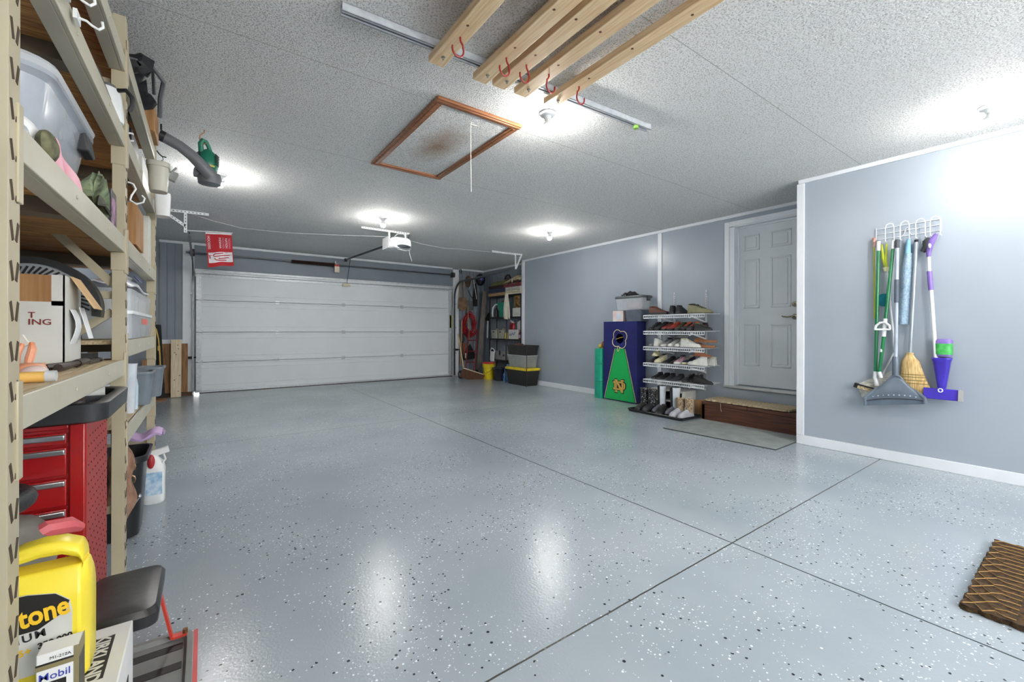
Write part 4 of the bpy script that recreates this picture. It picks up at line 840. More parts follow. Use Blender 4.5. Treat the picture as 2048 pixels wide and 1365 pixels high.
def track(name, lab, x, ze):
    t = thing(name, lab, 'track', (x, 8.93, 0)); b = MB()
    pts = [(0,0,.03),(0,0,1.0),(0,0,1.85)] + [(0,-.36+.36*math.cos(R(a)),1.85+.36*math.sin(R(a))) for a in range(15,91,15)] + [(0,-1.2,2.22),(0,-2.28,ze)]
    rings = []
    for i, p in enumerate(pts):
        tt = V(pts[min(i+1,len(pts)-1)]) - V(pts[max(i-1,0)]); tt.normalize(); nn = V((0, -tt.z, tt.y)) if True else None
        sx = V((1,0,0)); P = V(p)
        rings.append([P+sx*.0+nn*-.022, P+sx*.022+nn*-.022, P+sx*.022+nn*.022, P+sx*.0+nn*.022, P+sx*.004+nn*.016, P+sx*.018+nn*.016, P+sx*.018+nn*-.016, P+sx*.004+nn*-.016])
    b.loft(rings); b.obj('track_rail', trk, t, ang=25)
    for z in (.55, 1.15, 1.7): b2 = MB(); b2.bb((-.03 if x < 1 else .02,.0,z-.02),(.02 if x < 1 else .06,.055,z+.02)); b2.obj('jamb_bracket', galv, t)
    return t
track('door_track', 'steel roller track of the garage door on its left side', -.165, 2.29); track('door_track', 'steel roller track of the garage door on its right side', 4.755, 2.27)
for nm, x, z, lab in (('slide_latch', -.2, .62, 'black slide lock on the left jamb of the garage door'), ('slide_latch', 4.83, .63, 'black slide lock on the right jamb of the garage door')):
    t = thing(nm, lab, 'lock', (x, 8.93, z)); b = MB(); b.bb((-.06,.03,-.025),(.05,.048,.02)); b.cyl((-.07,.036,.0),(.09,.036,.0),.0105,n=8); b.obj('lock_body', blackm, t)
# torsion bar and spring
t = thing('torsion_bar', 'steel torsion bar with a dark rusty spring above the garage door', 'spring bar', (2.2, 8.89, 2.375))
b = MB(); b.cyl((-2.45,0,0),(2.53,0,0),.0135,n=12); b.obj('shaft', M('dark_shaft_steel', (110,112,116), .3, metal=.9), t)
b = MB(); pts = []; rr = []
for i in range(150): pts.append((-.88+.78*i/149, 0, -.004)); rr.append(.031 + (.0025 if i % 2 else -.0015))
b.tube(pts, rr, 12); b.obj('spring', M('rusty_dark_spring', (62,42,36), .5, metal=.4), t)
for x in (-2.36, 2.5): b = MB(); b.cyl((x-.03,0,0),(x+.03,0,0),.06,n=18); b.cyl((x-.045,0,0),(x-.035,0,0),.03,n=12); b.bb((x-.01,.0,-.05),(x+.01,.095,.05)); b.obj('cable_drum', M('drum_metal', (84,82,80), .45, metal=.5), t)
b = MB(); b.bb((-.11,-.02,-.07),(-.095,.095,.07)); b.obj('centre_plate', galv, t)
t = thing('warning_tag', 'white and red warning tag hanging from the torsion spring', 'tag', (2.12, 8.85, 2.36)); b = MB(); b.bb((-.045,-.001,-.135),(.045,.001,.02)); b.obj('tag_card', M('tag_cream', (222,206,186), .6), t); b = MB(); b.bb((-.045,-.0016,-.02),(.045,-.001,.02)); b.obj('tag_header', M('tag_red', (196,84,70), .6), t); b = MB(); b.tube([(0,.0,.02),(0,.02,.04),(0,.04,.035)],.002,5); b.obj('tag_string', whitep, t)
# opener
t = thing('garage_door_opener', 'white garage door opener hung from the ceiling with a black rail', 'opener', (2.33, 6.15, 2.41))
b = MB(); mx_ = Matrix.Rotation(R(90), 3, 'X'); b.ring_box([(-.17,.28,.14),(-.15,.30,.16),(.1,.31,.17),(.17,.27,.15)], .06, k=5, mat=mx_, c=(0,0,-.05)); b.obj('opener_housing', whitep, t)
b = MB(); b.ell((.03,-.172,-.1),(.105,.02,.028),14,8); b.obj('light_lens', M('smoked_lens', (54,58,64), .25), t)
b = MB(); b.bb((-.175,-.12,-.125),(-.168,.16,.04)); b.obj('side_plate', whitep, t)
for x in (-.13,.12): b = MB(); b.bb((x-.014,-.004,.03),(x+.014,0,.135)); b.obj('drop_bar', wperf, t)
perf((-.53,-.0,.136),(.19,-.0,.136),(0,-1,0.01),'ceiling_bar',t)
b = MB(); b.beam((-.0,.1,.0),(-.05,2.68,.075),.03,.022); o = b.obj('rail', M('black_rail', (44,44,48), .35, metal=.6), t)
b = MB(); b.bb((-.07,2.66,.04),(-.03,2.72,.1)); b.obj('rail_bracket', blackm, t)
b = MB(); b.beam((-.05,2.35,.05),(-.02,2.56,-.08),.02,.006,up=(1,0,0)); b.beam((-.02,2.54,-.07),(.0,2.78,-.36),.02,.006,up=(1,0,0)); b.obj('door_arm', blackm, t)
b = MB(); b.tube([(-.1,-.1,.03),(-.05,-.12,.08),(.04,-.12,.09),(.1,-.1,.03)], .004, 6); b.tube([(.14,-.05,.02),(.19,-.05,-.04),(.17,-.08,-.12),(.08,-.12,-.15),(-.04,-.14,-.14),(-.14,-.1,-.1)], .0035, 6); b.tube([(.12,-.15,-.12),(.125,-.15,-.2),(.16,-.15,-.3)], .003, 6); b.obj('wiring', M('white_wire', (218,220,220), .5), t)
b = MB(); b.tube([(.15,-.0,.02),(.17,0,.06),(.18,0,.135)], .006, 6); b.obj('power_cord', dark, t)
t = thing('bell_wire', 'thin white wire strung along the ceiling on both sides of the opener', 'wire', (0,0,0)); b = MB(); b.tube([(-.15,6.66,2.535),(.1,6.9,2.53),(.42,7.0,2.5),(.95,6.8,2.47),(1.6,6.45,2.46),(2.2,6.2,2.47)], .0028, 5); b.tube([(2.45,6.2,2.47),(2.8,6.35,2.46),(3.3,6.55,2.48),(3.9,6.6,2.52),(4.27,6.6,2.525)], .0028, 5); b.obj('wire', M('white_wire', (218,220,220), .5), t)
# flag
t = thing('flag', 'red and white pennant flag hung on a pole at the left door track', 'flag', (-.195, 7.2, 2.43))
b = MB(); b.tube([(0,0,-.01),(.25,0,.01),(.52,0,.024)], .0065, 8); b.obj('pole', whitep, t)
def FL(u, v): return (.205 + .30*u + .03*v - .0*u, .008*math.sin(u*7+v*2), -.0 + .02*u - .005 - v*(.475-.03*u) - .006*math.sin(u*9)*v)
fred = M('flag_red', (186, 26, 36), .7); fwhite = M('flag_white', (232, 228, 230), .7); fpink = M('flag_pink', (196,140,170), .7)
def FQ(u0,u1,v0,v1,mt,nm,off=-.0012,n_=10):
    b = MB(); b.grid(lambda a, c: V(FL(u0+(u1-u0)*a, v0+(v1-v0)*c)) + V((0,off,0)), n_, n_, .0008); return b.obj(nm, mt, t)
b = MB(); b.grid(FL, 14, 18, .0012); b.obj('flag_cloth', fred, t)
FQ(.05,.97,.58,.88,fwhite,'white_panel')
FQ(.0,1,.0,.045,fwhite,'pole_sleeve')
def fmark(pts, r, mt, nm):
    b = MB(); b.tube([V(FL(*p)) + V((0,-.0035,0)) for p in pts], r, 6); return b.obj(nm, mt, t)
fmark([(.62,.615),(.3,.625),(.23,.66),(.25,.695),(.6,.69),(.85,.67)], .0066, fred, 'monogram')
fmark([(.1,.66),(.11,.755)], .0066, fred, 'monogram'); fmark([(.27,.75),(.32,.80),(.45,.83),(.72,.825)], .0066, fred, 'monogram'); fmark([(.42,.775),(.62,.77),(.72,.75),(.82,.745)], .0066, fred, 'monogram')
fmark([(.05,.66),(.2,.665)], .003, fred, 'monogram'); fmark([(.66,.6),(.78,.605)], .003, fred, 'monogram'); fmark([(.8,.67),(.95,.668)], .003, fred, 'monogram')
mtf = frame(V(FL(.1,.29)) + V((0,-.004,0)), (.06,0,-1), (1,0,.05)); text('HOOSIERS', .042, fwhite, t, mtf, depth=.0008, sx=.95)
for i, w_ in enumerate(('INDIANA', 'HOOSIER', 'NATION', 'INDIANA')):
    text(w_, .036, fpink if i % 2 else fwhite, t, frame(V(FL(.52+.12*i,.31)) + V((0,-.004,0)), (.06,0,-1), (1,0,.05)), depth=.0008)
# ---------------------------------------------------------------- broom rack and cleaning tools on the near right wall
t = thing('broom_rack', 'white wire rack with four loops on the near right wall', 'rack', (WN, .96, 1.93))
def Y(y): return y - .96
def Z(z): return z - 1.93
wire = M('white_coated_wire', (228, 232, 236), .35)
xw = -.006
def wob(p, r=.0032): b = MB(); b.tube(p, r, 7); return b
for z in (.045, .0, -.045):
    wob([(xw,.2,z-.006),(xw,-.2,z+.006)], .0028).obj('wire_bar', wire, t)
for y in (.2,-.2): wob([(xw,y,-.05),(xw,y,.05)], .0028).obj('wire_bar', wire, t)
for yl, yr, nm in ((1.108,1.012,'a'),(.952,.862,'b'),(.907+.0,.83,'c'),(.815,.765,'d')): pass
for yc in (1.06, .965, .87, .785):
    h = .028
    wob([(xw-.004,Y(yc)+h,-.075),(xw-.02,Y(yc)+h,-.085),(xw-.045,Y(yc)+h,-.08),(xw-.05,Y(yc)+h,.03),(xw-.045,Y(yc)+h*.7,.06),(xw-.04,Y(yc),.07),(xw-.045,Y(yc)-h*.7,.06),(xw-.05,Y(yc)-h,.03),(xw-.045,Y(yc)-h,-.08),(xw-.02,Y(yc)-h,-.085),(xw-.004,Y(yc)-h,-.075)]).obj('wire_loop', wire, t)
wob([(xw,.03,-.045),(xw,.015,-.02),(xw,.01,.01),(xw,0,.02),(xw,-.01,.01),(xw,-.015,-.02),(xw,-.03,-.045)], .0026).obj('wire_bar', wire, t)
wx = WN - .045
def pole(y0, z0, y1, z1, r, x0=None, x1=None):
    b = MB(); b.cyl(((wx if x0 is None else x0) - WN, y0, z0), ((wx if x1 is None else x1) - WN, y1, z1), r, n=12); return b
def tool(name, lab, cat, y, z): return thing(name, lab, cat, (WN, y, z))
gpole = M('green_enamel_pole', (24, 118, 70), .25, coat=.4); wcap = whitep
# green pole mop (left)
t = tool('sponge_mop', 'green poled sponge mop hanging leftmost on the broom rack', 'mop', 1.14, 1.25)
pole(-.005,.53,.012,-.50,.0125).obj('pole', gpole, t); pole(-.006,.61,-.005,.53,.014).obj('pole_cap', wcap, t)
b = MB(); b.cyl((-.045,.012,-.5),(-.045,.016,-.56),.016,n=12); b.cyl((-.045,.016,-.55),(-.042,.0,-.62),.015,.02,n=10); b.obj('mop_neck', wcap, t)
b = MB(); b.ell((-.045,.006,-.14),(.0135,.010,.02),10,8); b.obj('sticker', wcap, t)
b = MB(); b.beam((-.05,.145,-.635),(-.05,-.02,-.675),.03,.03); b.obj('mop_bar', M('sponge_roller_gold', (150,122,66), .6, col2=(220,206,170), vs=60), t)
b = MB(); b.beam((-.052,.155,-.628),(-.052,.13,-.635),.034,.04); b.beam((-.066,.14,-.618),(-.066,-.02,-.655),.012,.012); b.obj('bar_cap', dark, t)
# grip mop with D handle
t = tool('scrub_brush_mop', 'green poled scrubber with a white D shaped grip on the broom rack', 'mop', 1.08, 1.2)
b = MB(); b.cyl((-.06,-.043,.58),(-.062,.003,-.01),.0125,n=12); b.cyl((-.063,.012,-.14),(-.064,.043,-.45),.0125,n=12); b.obj('pole', gpole, t)
b = MB(); b.cyl((-.06,-.047,.65),(-.06,-.043,.58),.014,n=12); b.cyl((-.0625,.004,.0),(-.063,.014,-.15),.0145,n=12); b.obj('pole_cap', wcap, t)
b = MB(); b.tube([(-.08,.068,-.09),(-.085,.06,-.06),(-.085,.035,-.035),(-.085,.0,-.03),(-.085,-.028,-.06),(-.08,-.03,-.088)], .009, 8); b.beam((-.08,.07,-.09),(-.08,-.032,-.09),.014,.014); b.obj('d_grip', wcap, t)
b = MB(); b.ell((-.066,.028,-.27),(.0135,.010,.02),10,8); b.obj('sticker', wcap, t)
b = MB(); b.cyl((-.064,.043,-.45),(-.066,.03,-.50),.0145,.013,n=12); b.obj('mop_neck', wcap, t)
t = tool('hanging_mop_pad', 'white striped flat mop pad hanging behind the grey dustpan', 'mop pad', 1.16, .64)
b = MB(); b.prism([(-.13,-.015),(-.095,-.135),(.10,.03),(.125,.135)], 0, .014, frame((-.004,0,0),(0,-1,0),(0,0,1))); b.obj('pad', M('white_striped_pad', (216,216,206), .8, col2=(168,170,166), vs=1.2, stretch=(1,22,60)), t, bev=.004)
b = MB(); b.cyl((-.010,-.13,.3),(-.0275,-.04,.06),.007,n=10); b.obj('pad_pole', M('pale_grey_pole', (196,200,202), .4), t)
# yellow duster + teal sponge wand
t = tool('feather_duster', 'yellow green duster with teal head hanging between the green poles', 'duster', 1.09, 1.6)
b = MB(); b.tube([(-.02,.03,.235),(-.02,.02,.12),(-.022,.0,.04)], [.006,.012,.012], 8); b.tube([(-.026,-.005,.235),(-.026,.002,.1),(-.024,.0,.03)], [.006,.01,.012], 8); b.obj('duster_strap', M('lime_yellow', (190,200,50), .6), t)
b = MB(); b.cyl((-.024,.0,.035),(-.024,-.004,-.0),.022,.016,n=12); b.obj('collar', M('cream_plastic', (232,224,180), .5), t)
b = MB(); b.cyl((-.024,-.004,.0),(-.026,-.06,-.68),.0095,n=10); b.obj('pole', M('pale_grey_pole', (196,200,202), .4), t)
b = MB(); b.ell((-.012,.016,-.24),(.011,.05,.055),14,9); b.obj('duster_head', M('teal_microfibre', (24,132,148), .9, bump=.8, bs=180), t)
t = tool('squeegee', 'slim yellow and red squeegee hanging at the left end of the broom rack', 'squeegee', 1.172, 1.9); b = MB(); b.beam((-.012,.0,-.02),(-.012,-.004,-.70),.008,.012,up=(1,0,0)); b.obj('handle', M('lime_yellow', (190,200,50), .6), t); b = MB(); b.tube([(-.022,0,.0),(-.024,-.006,-.04),(-.02,-.004,-.08)], .012, 8); b.obj('grip', M('red_brown_print', (150,84,70), .5, col2=(210,180,170), vs=50), t)
# long handled dustpan
t = tool('dustpan', 'large grey upright dustpan with a long pole on the near wall', 'dustpan', 1.005, .70)
gd = M('grey_dustpan_plastic', (96, 108, 122), .35); gl = M('light_grey_pole', (170, 180, 194), .3)
b = MB(); b.cyl((-.075,.002,1.08),(-.08,.008,.15),.0125,n=12); b.obj('pole', gl, t); b = MB(); b.cyl((-.075,.0015,1.15),(-.075,.002,1.08),.015,n=12); b.obj('pole_cap', M('charcoal_plastic', (66,70,76), .45), t)
b = MB(); b.cyl((-.0755,.004,.82),(-.0765,.005,.63),.0155,n=12); b.obj('foam_grip', M('slate_grip', (84,94,108), .5), t)
b = MB(); b.lathe([(.023,.03),(.022,.17),(.019,.185)], (-.08,.009,0), 14); b.obj('socket', gd, t)
b = MB()
def DP(s, u): # u 0 left edge -> 1 right edge, s 0 top -> 1 lip
    hw = .06 + .125*min(1, s*1.6)**.6 if s < .8 else .185
    top = .03 - .09*abs(2*u-1)**2.2*1
    z = (top)*(1-s) + (-.205 + .035*(u-.5)*2*.9)*s
    x = -.085 - .06*s - .02*math.sin(s*3.1)
    return (x, .005 + hw*(1-2*u) + .02*s*0, z)
b.grid(lambda s, u: DP(s, u), 14, 22, .004); b.obj('pan', gd, t)
b = MB(); b.grid(lambda s, u: V(DP(s, u*1.0)) + V((.008*(1-s)+.004, 0, 0)), 8, 12, .004); b.obj('pan_back', gd, t)
b = MB(); rim = [V(DP(s/10, 0)) for s in range(10,-1,-1)] + [V(DP(0, u/16)) for u in range(1,16)] + [V(DP(s/10, 1)) for s in range(11)]; b.tube(rim, .012, 8); b.obj('pan_rim', gd, t)
b = MB(); b.tube([V(DP(.78, u/12)) + V((-.004,0,0)) for u in range(13)], .004, 6); b.obj('lip_line', M('dustpan_dark', (52,58,66), .5), t)
b = MB()
for k in range(9): p = V(DP(.66, .14+.09*k)); b.ell((p.x-.003,p.y,p.z),(.003,.006,.004),6,4)
b.obj('teeth_marks', M('pale_marks', (206,212,220), .5), t)
# blue microfibre wand
t = tool('microfibre_duster', 'light blue flat microfibre duster on the broom rack', 'duster', .945, 1.5)
b = MB(); b.tube([(-.03,-.0,.35),(-.03,.002,.32),(-.03,.006,.23)], [.012,.016,.02], 10); b.obj('handle', M('sky_blue_plastic', (130,180,214), .4), t)
b = MB(); b.grid(lambda u, v: (-.026-.022*math.sin(v*3.14)*1, (.034*(1-2*v))*(.75+.25*math.sin(min(1,u*4)*1.57)) + .004 + .03*u, .232-.58*u), 24, 8, .006); b.obj('duster_head', M('blue_microfibre', (150,180,206), .95, col2=(186,208,226), vs=60, bump=1.0, bs=160), t)
# straw broom
t = tool('straw_broom', 'straw broom with grey pole hanging on the near wall', 'broom', .91, 1.3)
b = MB(); b.cyl((-.04,-.013,.52),(-.045,.022,-.38),.0115,n=12); b.obj('pole', M('grey_metal_pole', (160,168,176), .3, metal=.3), t); b = MB(); b.cyl((-.04,-.0135,.535),(-.04,-.013,.515),.013,n=10); b.obj('pole_cap', blackm, t)
straw = wood('broom_straw', (176, 140, 84), (222, 196, 140), 2, .8, 16)
b = MB(); rings = []
for z, hw, dy, hx_ in ((-.38,.018,.023,.016),(-.41,.03,.024,.022),(-.45,.055,.02,.026),(-.52,.068,.014,.028),(-.58,.078,.006,.028),(-.66,.096,-.004,.024),(-.71,.104,-.012,.016)):
    rings.append([V((-.045+hx_*math.sin(6.2832*k/16), dy+hw*math.cos(6.2832*k/16), z)) for k in range(16)])
b.loft(rings); b.obj('straw_head', straw, t)
for z, hw, dy, hx_ in ((-.385,.02,.023,.019),(-.555,.0745,.009,.030),(-.575,.078,.007,.030),(-.60,.083,.004,.029),(-.625,.09,.0,.028)):
    b = MB(); b.tube([(-.045+hx_*math.sin(6.2832*k/20), dy+hw*math.cos(6.2832*k/20), z) for k in range(20)], .0022 if z < -.4 else .005, 6, closed=True); b.obj('stitching', M('straw_thread', (130,112,60), .7) if z < -.4 else straw, t)
# spray mop
pur = M('violet_plastic', (64, 48, 172), .3); lil = M('lilac_plastic', (128, 104, 180), .4)
t = tool('spray_mop', 'purple and white spray mop hanging rightmost on the broom rack', 'spray mop', .8, 1.3)
b = MB(); b.tube([(-.03,.02,.53),(-.04,.03,.505),(-.045,.035,.465),(-.04,.06,.43)], [.022,.032,.026,.016], 10); b.obj('handle_grip', M('charcoal_grip', (42,44,46), .6), t)
b = MB(); b.tube([(-.075,-.025,.555),(-.068,-.005,.52),(-.055,.015,.47),(-.05,.022,.42),(-.05,.022,.385)], [.012,.02,.02,.017,.013], 10); b.obj('handle_body', lil, t)
b = MB(); b.ell((-.075,.012,.47),(.006,.009,.022),10,6); b.obj('trigger', whitep, t)
b = MB(); b.cyl((-.05,.022,.39),(-.052,.018,.26),.0105,n=12); b.cyl((-.053,.008,.125),(-.06,-.022,-.42),.0125,n=12); b.obj('pole', whitep, t)
b = MB(); b.cyl((-.052,.018,.27),(-.053,.008,.12),.0165,n=14); b.obj('foam_grip', lil, t)
b = MB(); b.ring_box([(-.41,.09,.11),(-.42,.095,.115),(-.44,.085,.1),(-.66,.06,.045)], .03, c=(-.058,-.055,0), k=5); b.obj('spray_body', pur, t)
b = MB(); b.ring_box([(-.40,.07,.095),(-.33,.075,.10),(-.28,.075,.10),(-.265,.06,.085)], .03, c=(-.04,-.062,0), k=5); o = b.obj('solution_bottle', lil, t); b = MB(); b.ring_box([(-.385,.076,.1),(-.30,.078,.102)], .03, c=(-.04,-.062,0), k=5); b.obj('bottle_label', M('green_label', (48,160,72), .4, col2=(90,190,100), vs=30), t)
b = MB(); b.prism([(.035,.02),(.03,-.005),(-.235,-.01),(-.235,.0)], 0, .01) if False else b.beam((-.092,.045,-.69),(-.092,-.175,-.69),.085,.012,up=(-1,0,.25)); b.obj('mop_plate', pur, t, bev=.004)
b = MB(); b.beam((-.1,-.15,-.691),(-.1,-.178,-.691),.088,.012,up=(-1,0,.25)); b.obj('pad_edge', M('grey_fleece', (160,160,160), .9), t)
b = MB(); b.tube([(-.108,-.055+.012*math.cos(6.2832*k/10),-.66+.014*math.sin(6.2832*k/10)) for k in range(10)], .004, 6, closed=True); b.obj('joint', whitep, t)
# doormat
t = thing('doormat', 'brown coir doormat on the floor at the right edge', 'doormat', (2.87, .04, 0))
coir = M('coir', (46, 33, 18), .95, col2=(86, 62, 32), vs=55, bump=1.0, bs=160)
b = MB(); b.grid(lambda u, v: (-.445+.89*u + .004*math.sin(v*90), -.29+.585*v + .004*math.sin(u*70), .022+.004*math.sin(u*60)*math.sin(v*50)), 60, 50, .02); b.obj('mat_body', coir, t)
co2 = M('coir_light', (160, 126, 76), .95)
b = MB()
for k in range(19):
    x0 = -.44 + .047*k
    b.tube([(x0 + .012*math.sin(j*2.2+k*3) + .022*((j+k) % 2), .29-.05*j*.55, .0275) for j in range(6)], .0022, 4)
b.obj('mat_border_lines', co2, t)
b = MB(); b.tube([(.44,.12,.0265),(-.40,.12,.0265),(-.40,-.27,.0265)], .007, 5); b.tube([(.44,.09,.0265),(-.1,.09,.0265)], .006, 5); b.obj('mat_print', M('coir_orange', (132,88,36), .95), t)
# floor mat by the step
t = thing('floor_mat', 'thin grey ribbed floor mat in front of the wooden step', 'mat', (0,0,0)); b = MB(); P_ = [(4.168,2.89),(4.249,1.766),(4.685,1.772),(4.985,1.85),(4.985,2.91)]
b.prism(P_, .0005, .008); b.obj('mat_body', M('grey_carpet_mat', (134,140,138), .9, var=.12, vs=8, bump=.4, bs=260), t); b = MB(); b.tube([(4.168,2.89,.005),(4.249,1.766,.005),(4.685,1.772,.005)], .006, 5); b.obj('mat_edge', M('mat_dark_edge', (60,66,66), .8), t)
t = thing('door_step', 'dark brown wooden step box below the white door', 'step', (5.2, 2.38, 0)); dw = wood('dark_stained_wood', (62, 36, 26), (96, 58, 42), 1, .5)
b = MB(); b.bb((-.19,-.54,.0),(-.16,.545,.185)); b.bb((-.19,.51,.0),(.2,.545,.185)); b.bb((-.19,-.54,0),(.2,-.51,.185)); b.obj('step_frame', dw, t, bev=.003); b = MB(); b.bb((-.195,-.545,.186),(.2,.0,.222)); b.bb((-.195,.003,.186),(.2,.55,.222)); b.obj('step_top', dw, t, bev=.003)
t = thing('coir_mat', 'frayed beige mat lying on the wooden door step', 'mat', (5.21, 2.43, .2275)); b = MB(); b.grid(lambda u, v: (-.18+.345*u+.006*math.sin(v*40)+.004*math.sin(v*97), -.47+.94*v+.008*math.sin(u*30), .024+.004*math.sin(u*50)*math.sin(v*70)), 30, 60, .022); b.obj('mat_body', M('beige_coir', (170,150,118), .95, col2=(206,190,158), vs=50, bump=1.0, bs=140), t); b = MB(); b.tube([(-.185,.26,.02),(-.212,.255,.0),(-.216,.25,-.06),(-.213,.245,-.10)], .002, 4); b.obj('loose_thread', M('beige_thread', (196,180,150), .9), t)
# ---------------------------------------------------------------- bean bag board, totes, shoe shelves
navy = M('navy_paint', (28, 34, 96), .4, var=.12, vs=4); bgreen = M('bright_green_paint', (18, 172, 84), .4, var=.03); gold = M('gold_paint', (206, 168, 84), .45)
t = thing('bean_bag_board', 'navy and green bean bag toss board standing against the far right wall', 'bean bag board', (5.19, 4.375, .012))
cx, cz = 0, .955
def circ(r, n=28): return [(r*math.cos(6.2832*k/n), r*math.sin(6.2832*k/n)) for k in range(n)]
# deck with a real hole
b = MB(); hw, H_, n_ = .325, 1.22, 32
def outer(a):
    c, s_ = math.cos(a), math.sin(a); k = 9
    if c > 1e-6: k = min(k, hw/c)
    if c < -1e-6: k = min(k, -hw/c)
    if s_ > 1e-6: k = min(k, (H_-cz)/s_)
    if s_ < -1e-6: k = min(k, cz/-s_)
    return (c*k, s_*k)
angs = sorted([6.2832*k/n_ for k in range(n_)] + [math.atan2(z, y) % 6.2832 for y in (-hw, hw) for z in (H_-cz, -cz)])
def P(q, x): return V((x, -q[0], cz + q[1]))
of = [P(outer(a), 0) for a in angs]; inf = [P((.076*math.cos(a), .076*math.sin(a)), 0) for a in angs]
ob = [p + V((.012,0,0)) for p in of]; ib = [p + V((.012,0,0)) for p in inf]
b.loft_c([of, inf, ib, ob, of]); b.obj('deck', navy, t)
b = MB(); b.bb((.0125,-hw,0),(.205,-hw+.02,H_)); b.bb((.0125,hw-.02,0),(.205,hw,H_)); b.bb((.0125,-hw+.02,H_-.02),(.205,hw-.02,H_)); b.bb((.0125,-hw+.02,0),(.205,hw-.02,.02)); b.bb((.2,-hw+.02,.02),(.205,hw-.02,H_-.02)); b.obj('box_frame', navy, t, bev=.003)
FM = frame((-.0008,0,0),(0,-1,0),(0,0,1))
b = MB(); b.prism([(-.305,.006),(.312,.006),(.105,.80),(-.09,.80)], 0, .0006, FM); b.obj('green_stripe', bgreen, t)
gl_ = M('cream_line', (226,206,160), .5); bk2 = M('black_line', (20,20,22), .5)
for sx, x0, x1 in ((-1,-.305,-.09),(1,.312,.105)):
    b = MB(); b.beam((-.002,-x0,.006),(-.002,-x1,.80),.008,.002,up=(1,0,0)); b.obj('border_line', gl_, t)
    b = MB(); b.beam((-.002,-(x0-sx*.012),.006),(-.002,-(x1-sx*.012),.80),.007,.002,up=(1,0,0)); b.obj('border_line', bk2, t)
def clover(r): return [((r+.042*abs(math.sin(a*2)))*math.cos(a-.2), (r+.042*abs(math.sin(a*2)))*math.sin(a-.2)) for a in [6.2832*k/64 for k in range(64)]]
b = MB(); b.prism([(x, cz+y) for x, y in clover(.105)], 0.0002, .001, FM) if False else b.tube([(-.003,-x,cz+y-.005) for x, y in clover(.112)], .0055, 6, closed=True); b.obj('shamrock_outline', gl_, t)
b = MB(); b.tube([(-.003,.035,cz-.13),(-.003,.045,cz-.17),(-.003,.03,cz-.2),(-.003,.005,cz-.17),(-.003,.0,cz-.14)], .005, 6); b.obj('shamrock_stem', gl_, t)
b = MB(); b.tube([(.005,.08,cz-.01),(.003,.0,cz+.012),(.005,-.075,cz+.03)], .006, 6); b.obj('hole_strap', M('yellow_black_strap', (176,150,40), .6), t)
# interlocking monogram
def slab(pts, x, mt, nm): b = MB(); b.prism(pts, 0, .002, frame((x,0,.225),(0,-1,0),(0,0,1))); return b.obj(nm, mt, t)
Nn = [(-.085,-.1),(-.03,-.1),(-.03,-.085),(-.045,-.08),(-.045,.035),(.045,-.1),(.075,-.1),(.075,.075),(.09,.08),(.09,.1),(.03,.1),(.03,.08),(.045,.075),(.045,-.03),(-.045,.1),(-.085,.1),(-.085,.08),(-.072,.075),(-.072,-.08),(-.085,-.085)]
Dd = [(-.12,-.062),(.07,-.062),(.112,-.025),(.112,.04),(.07,.072),(-.12,.072),(-.12,.045),(-.1,.04),(-.1,-.03),(-.12,-.038)]
Di = [(-.06,-.035),(.055,-.035),(.08,-.012),(.08,.028),(.055,.045),(-.06,.045)]
slab([(x*1.13,y*1.15) for x,y in Dd], -.0024, bk2, 'monogram'); slab([(x*1.1,y*1.12) for x,y in Nn], -.0034, bk2, 'monogram')
slab(Dd, -.0046, gold, 'monogram'); slab(Di, -.0056, bk2, 'monogram'); slab([(x*1.06,y*1.08) for x,y in Nn], -.0062, bk2, 'monogram'); slab(Nn, -.0076, gold, 'monogram')
for yy in (-.25, -.05, .15, .27):
    b = MB(); b.ring_box([(-.012,.05,.05),(.0,.05,.05)], .01, c=(.1,yy,0)); b.obj('rubber_foot', dark, t)
# totes on top of it
ztop = .012 + 1.22
t = thing('grey_tote', 'dark grey tote on top of the bean bag board under the clear tote', 'tote', (5.29, 4.12, ztop)); b = MB(); b.ring_box([(0,.2,.27),(.165,.22,.31),(.168,.2,.29),(.16,.2,.29)], .03, k=4); b.obj('tote_body', M('smoke_grey_plastic', (92,100,112), .4), t)
t = thing('pink_carton', 'white and pink carton on top of the bean bag board, left of the grey tote', 'box', (5.30, 4.43, ztop)); b = MB(); b.bb((-.09,-.10,0),(.09,.1,.165)); b.obj('box_body', M('pink_white_print', (224,196,190), .5, col2=(222,222,218), vs=9), t, bev=.003); b = MB(); b.bb((-.0915,-.06,.03),(-.0905,.03,.12)); b.obj('box_label', M('blue_white_label', (206,214,226), .5), t); b = MB(); b.bb((-.07,.1005,0),(.07,.112,.17)); b.obj('box_flap', M('beige_card', (190,176,130), .7), t)
t = thing('clear_tote', 'clear latching tote with grey lid on top of the grey tote', 'tote', (5.29, 4.20, ztop + .170)); b = MB(); b.ring_box([(0,.2,.44),(.01,.215,.46),(.17,.235,.50),(.175,.245,.51)], .03, k=4); b.obj('tote_body', clear2, t); b = MB(); b.ring_box([(.177,.25,.52),(.2,.255,.53),(.215,.24,.51)], .03, k=4); b.obj('tote_lid', M('slate_lid', (78,84,86), .45), t); b = MB(); b.ell((0,-.05,.07),(.07,.13,.06),10,7); b.obj('tote_contents', M('pink_grey_contents', (206,150,146), .7, col2=(150,160,170), vs=8), t)
for yy in (.275, -.275): b = MB(); b.bb((-.03,yy-.012 if yy<0 else yy-.008,.13),(.03,yy+.01,.205)); b.obj('tote_latch', M('dark_latch', (58,62,64), .45), t)
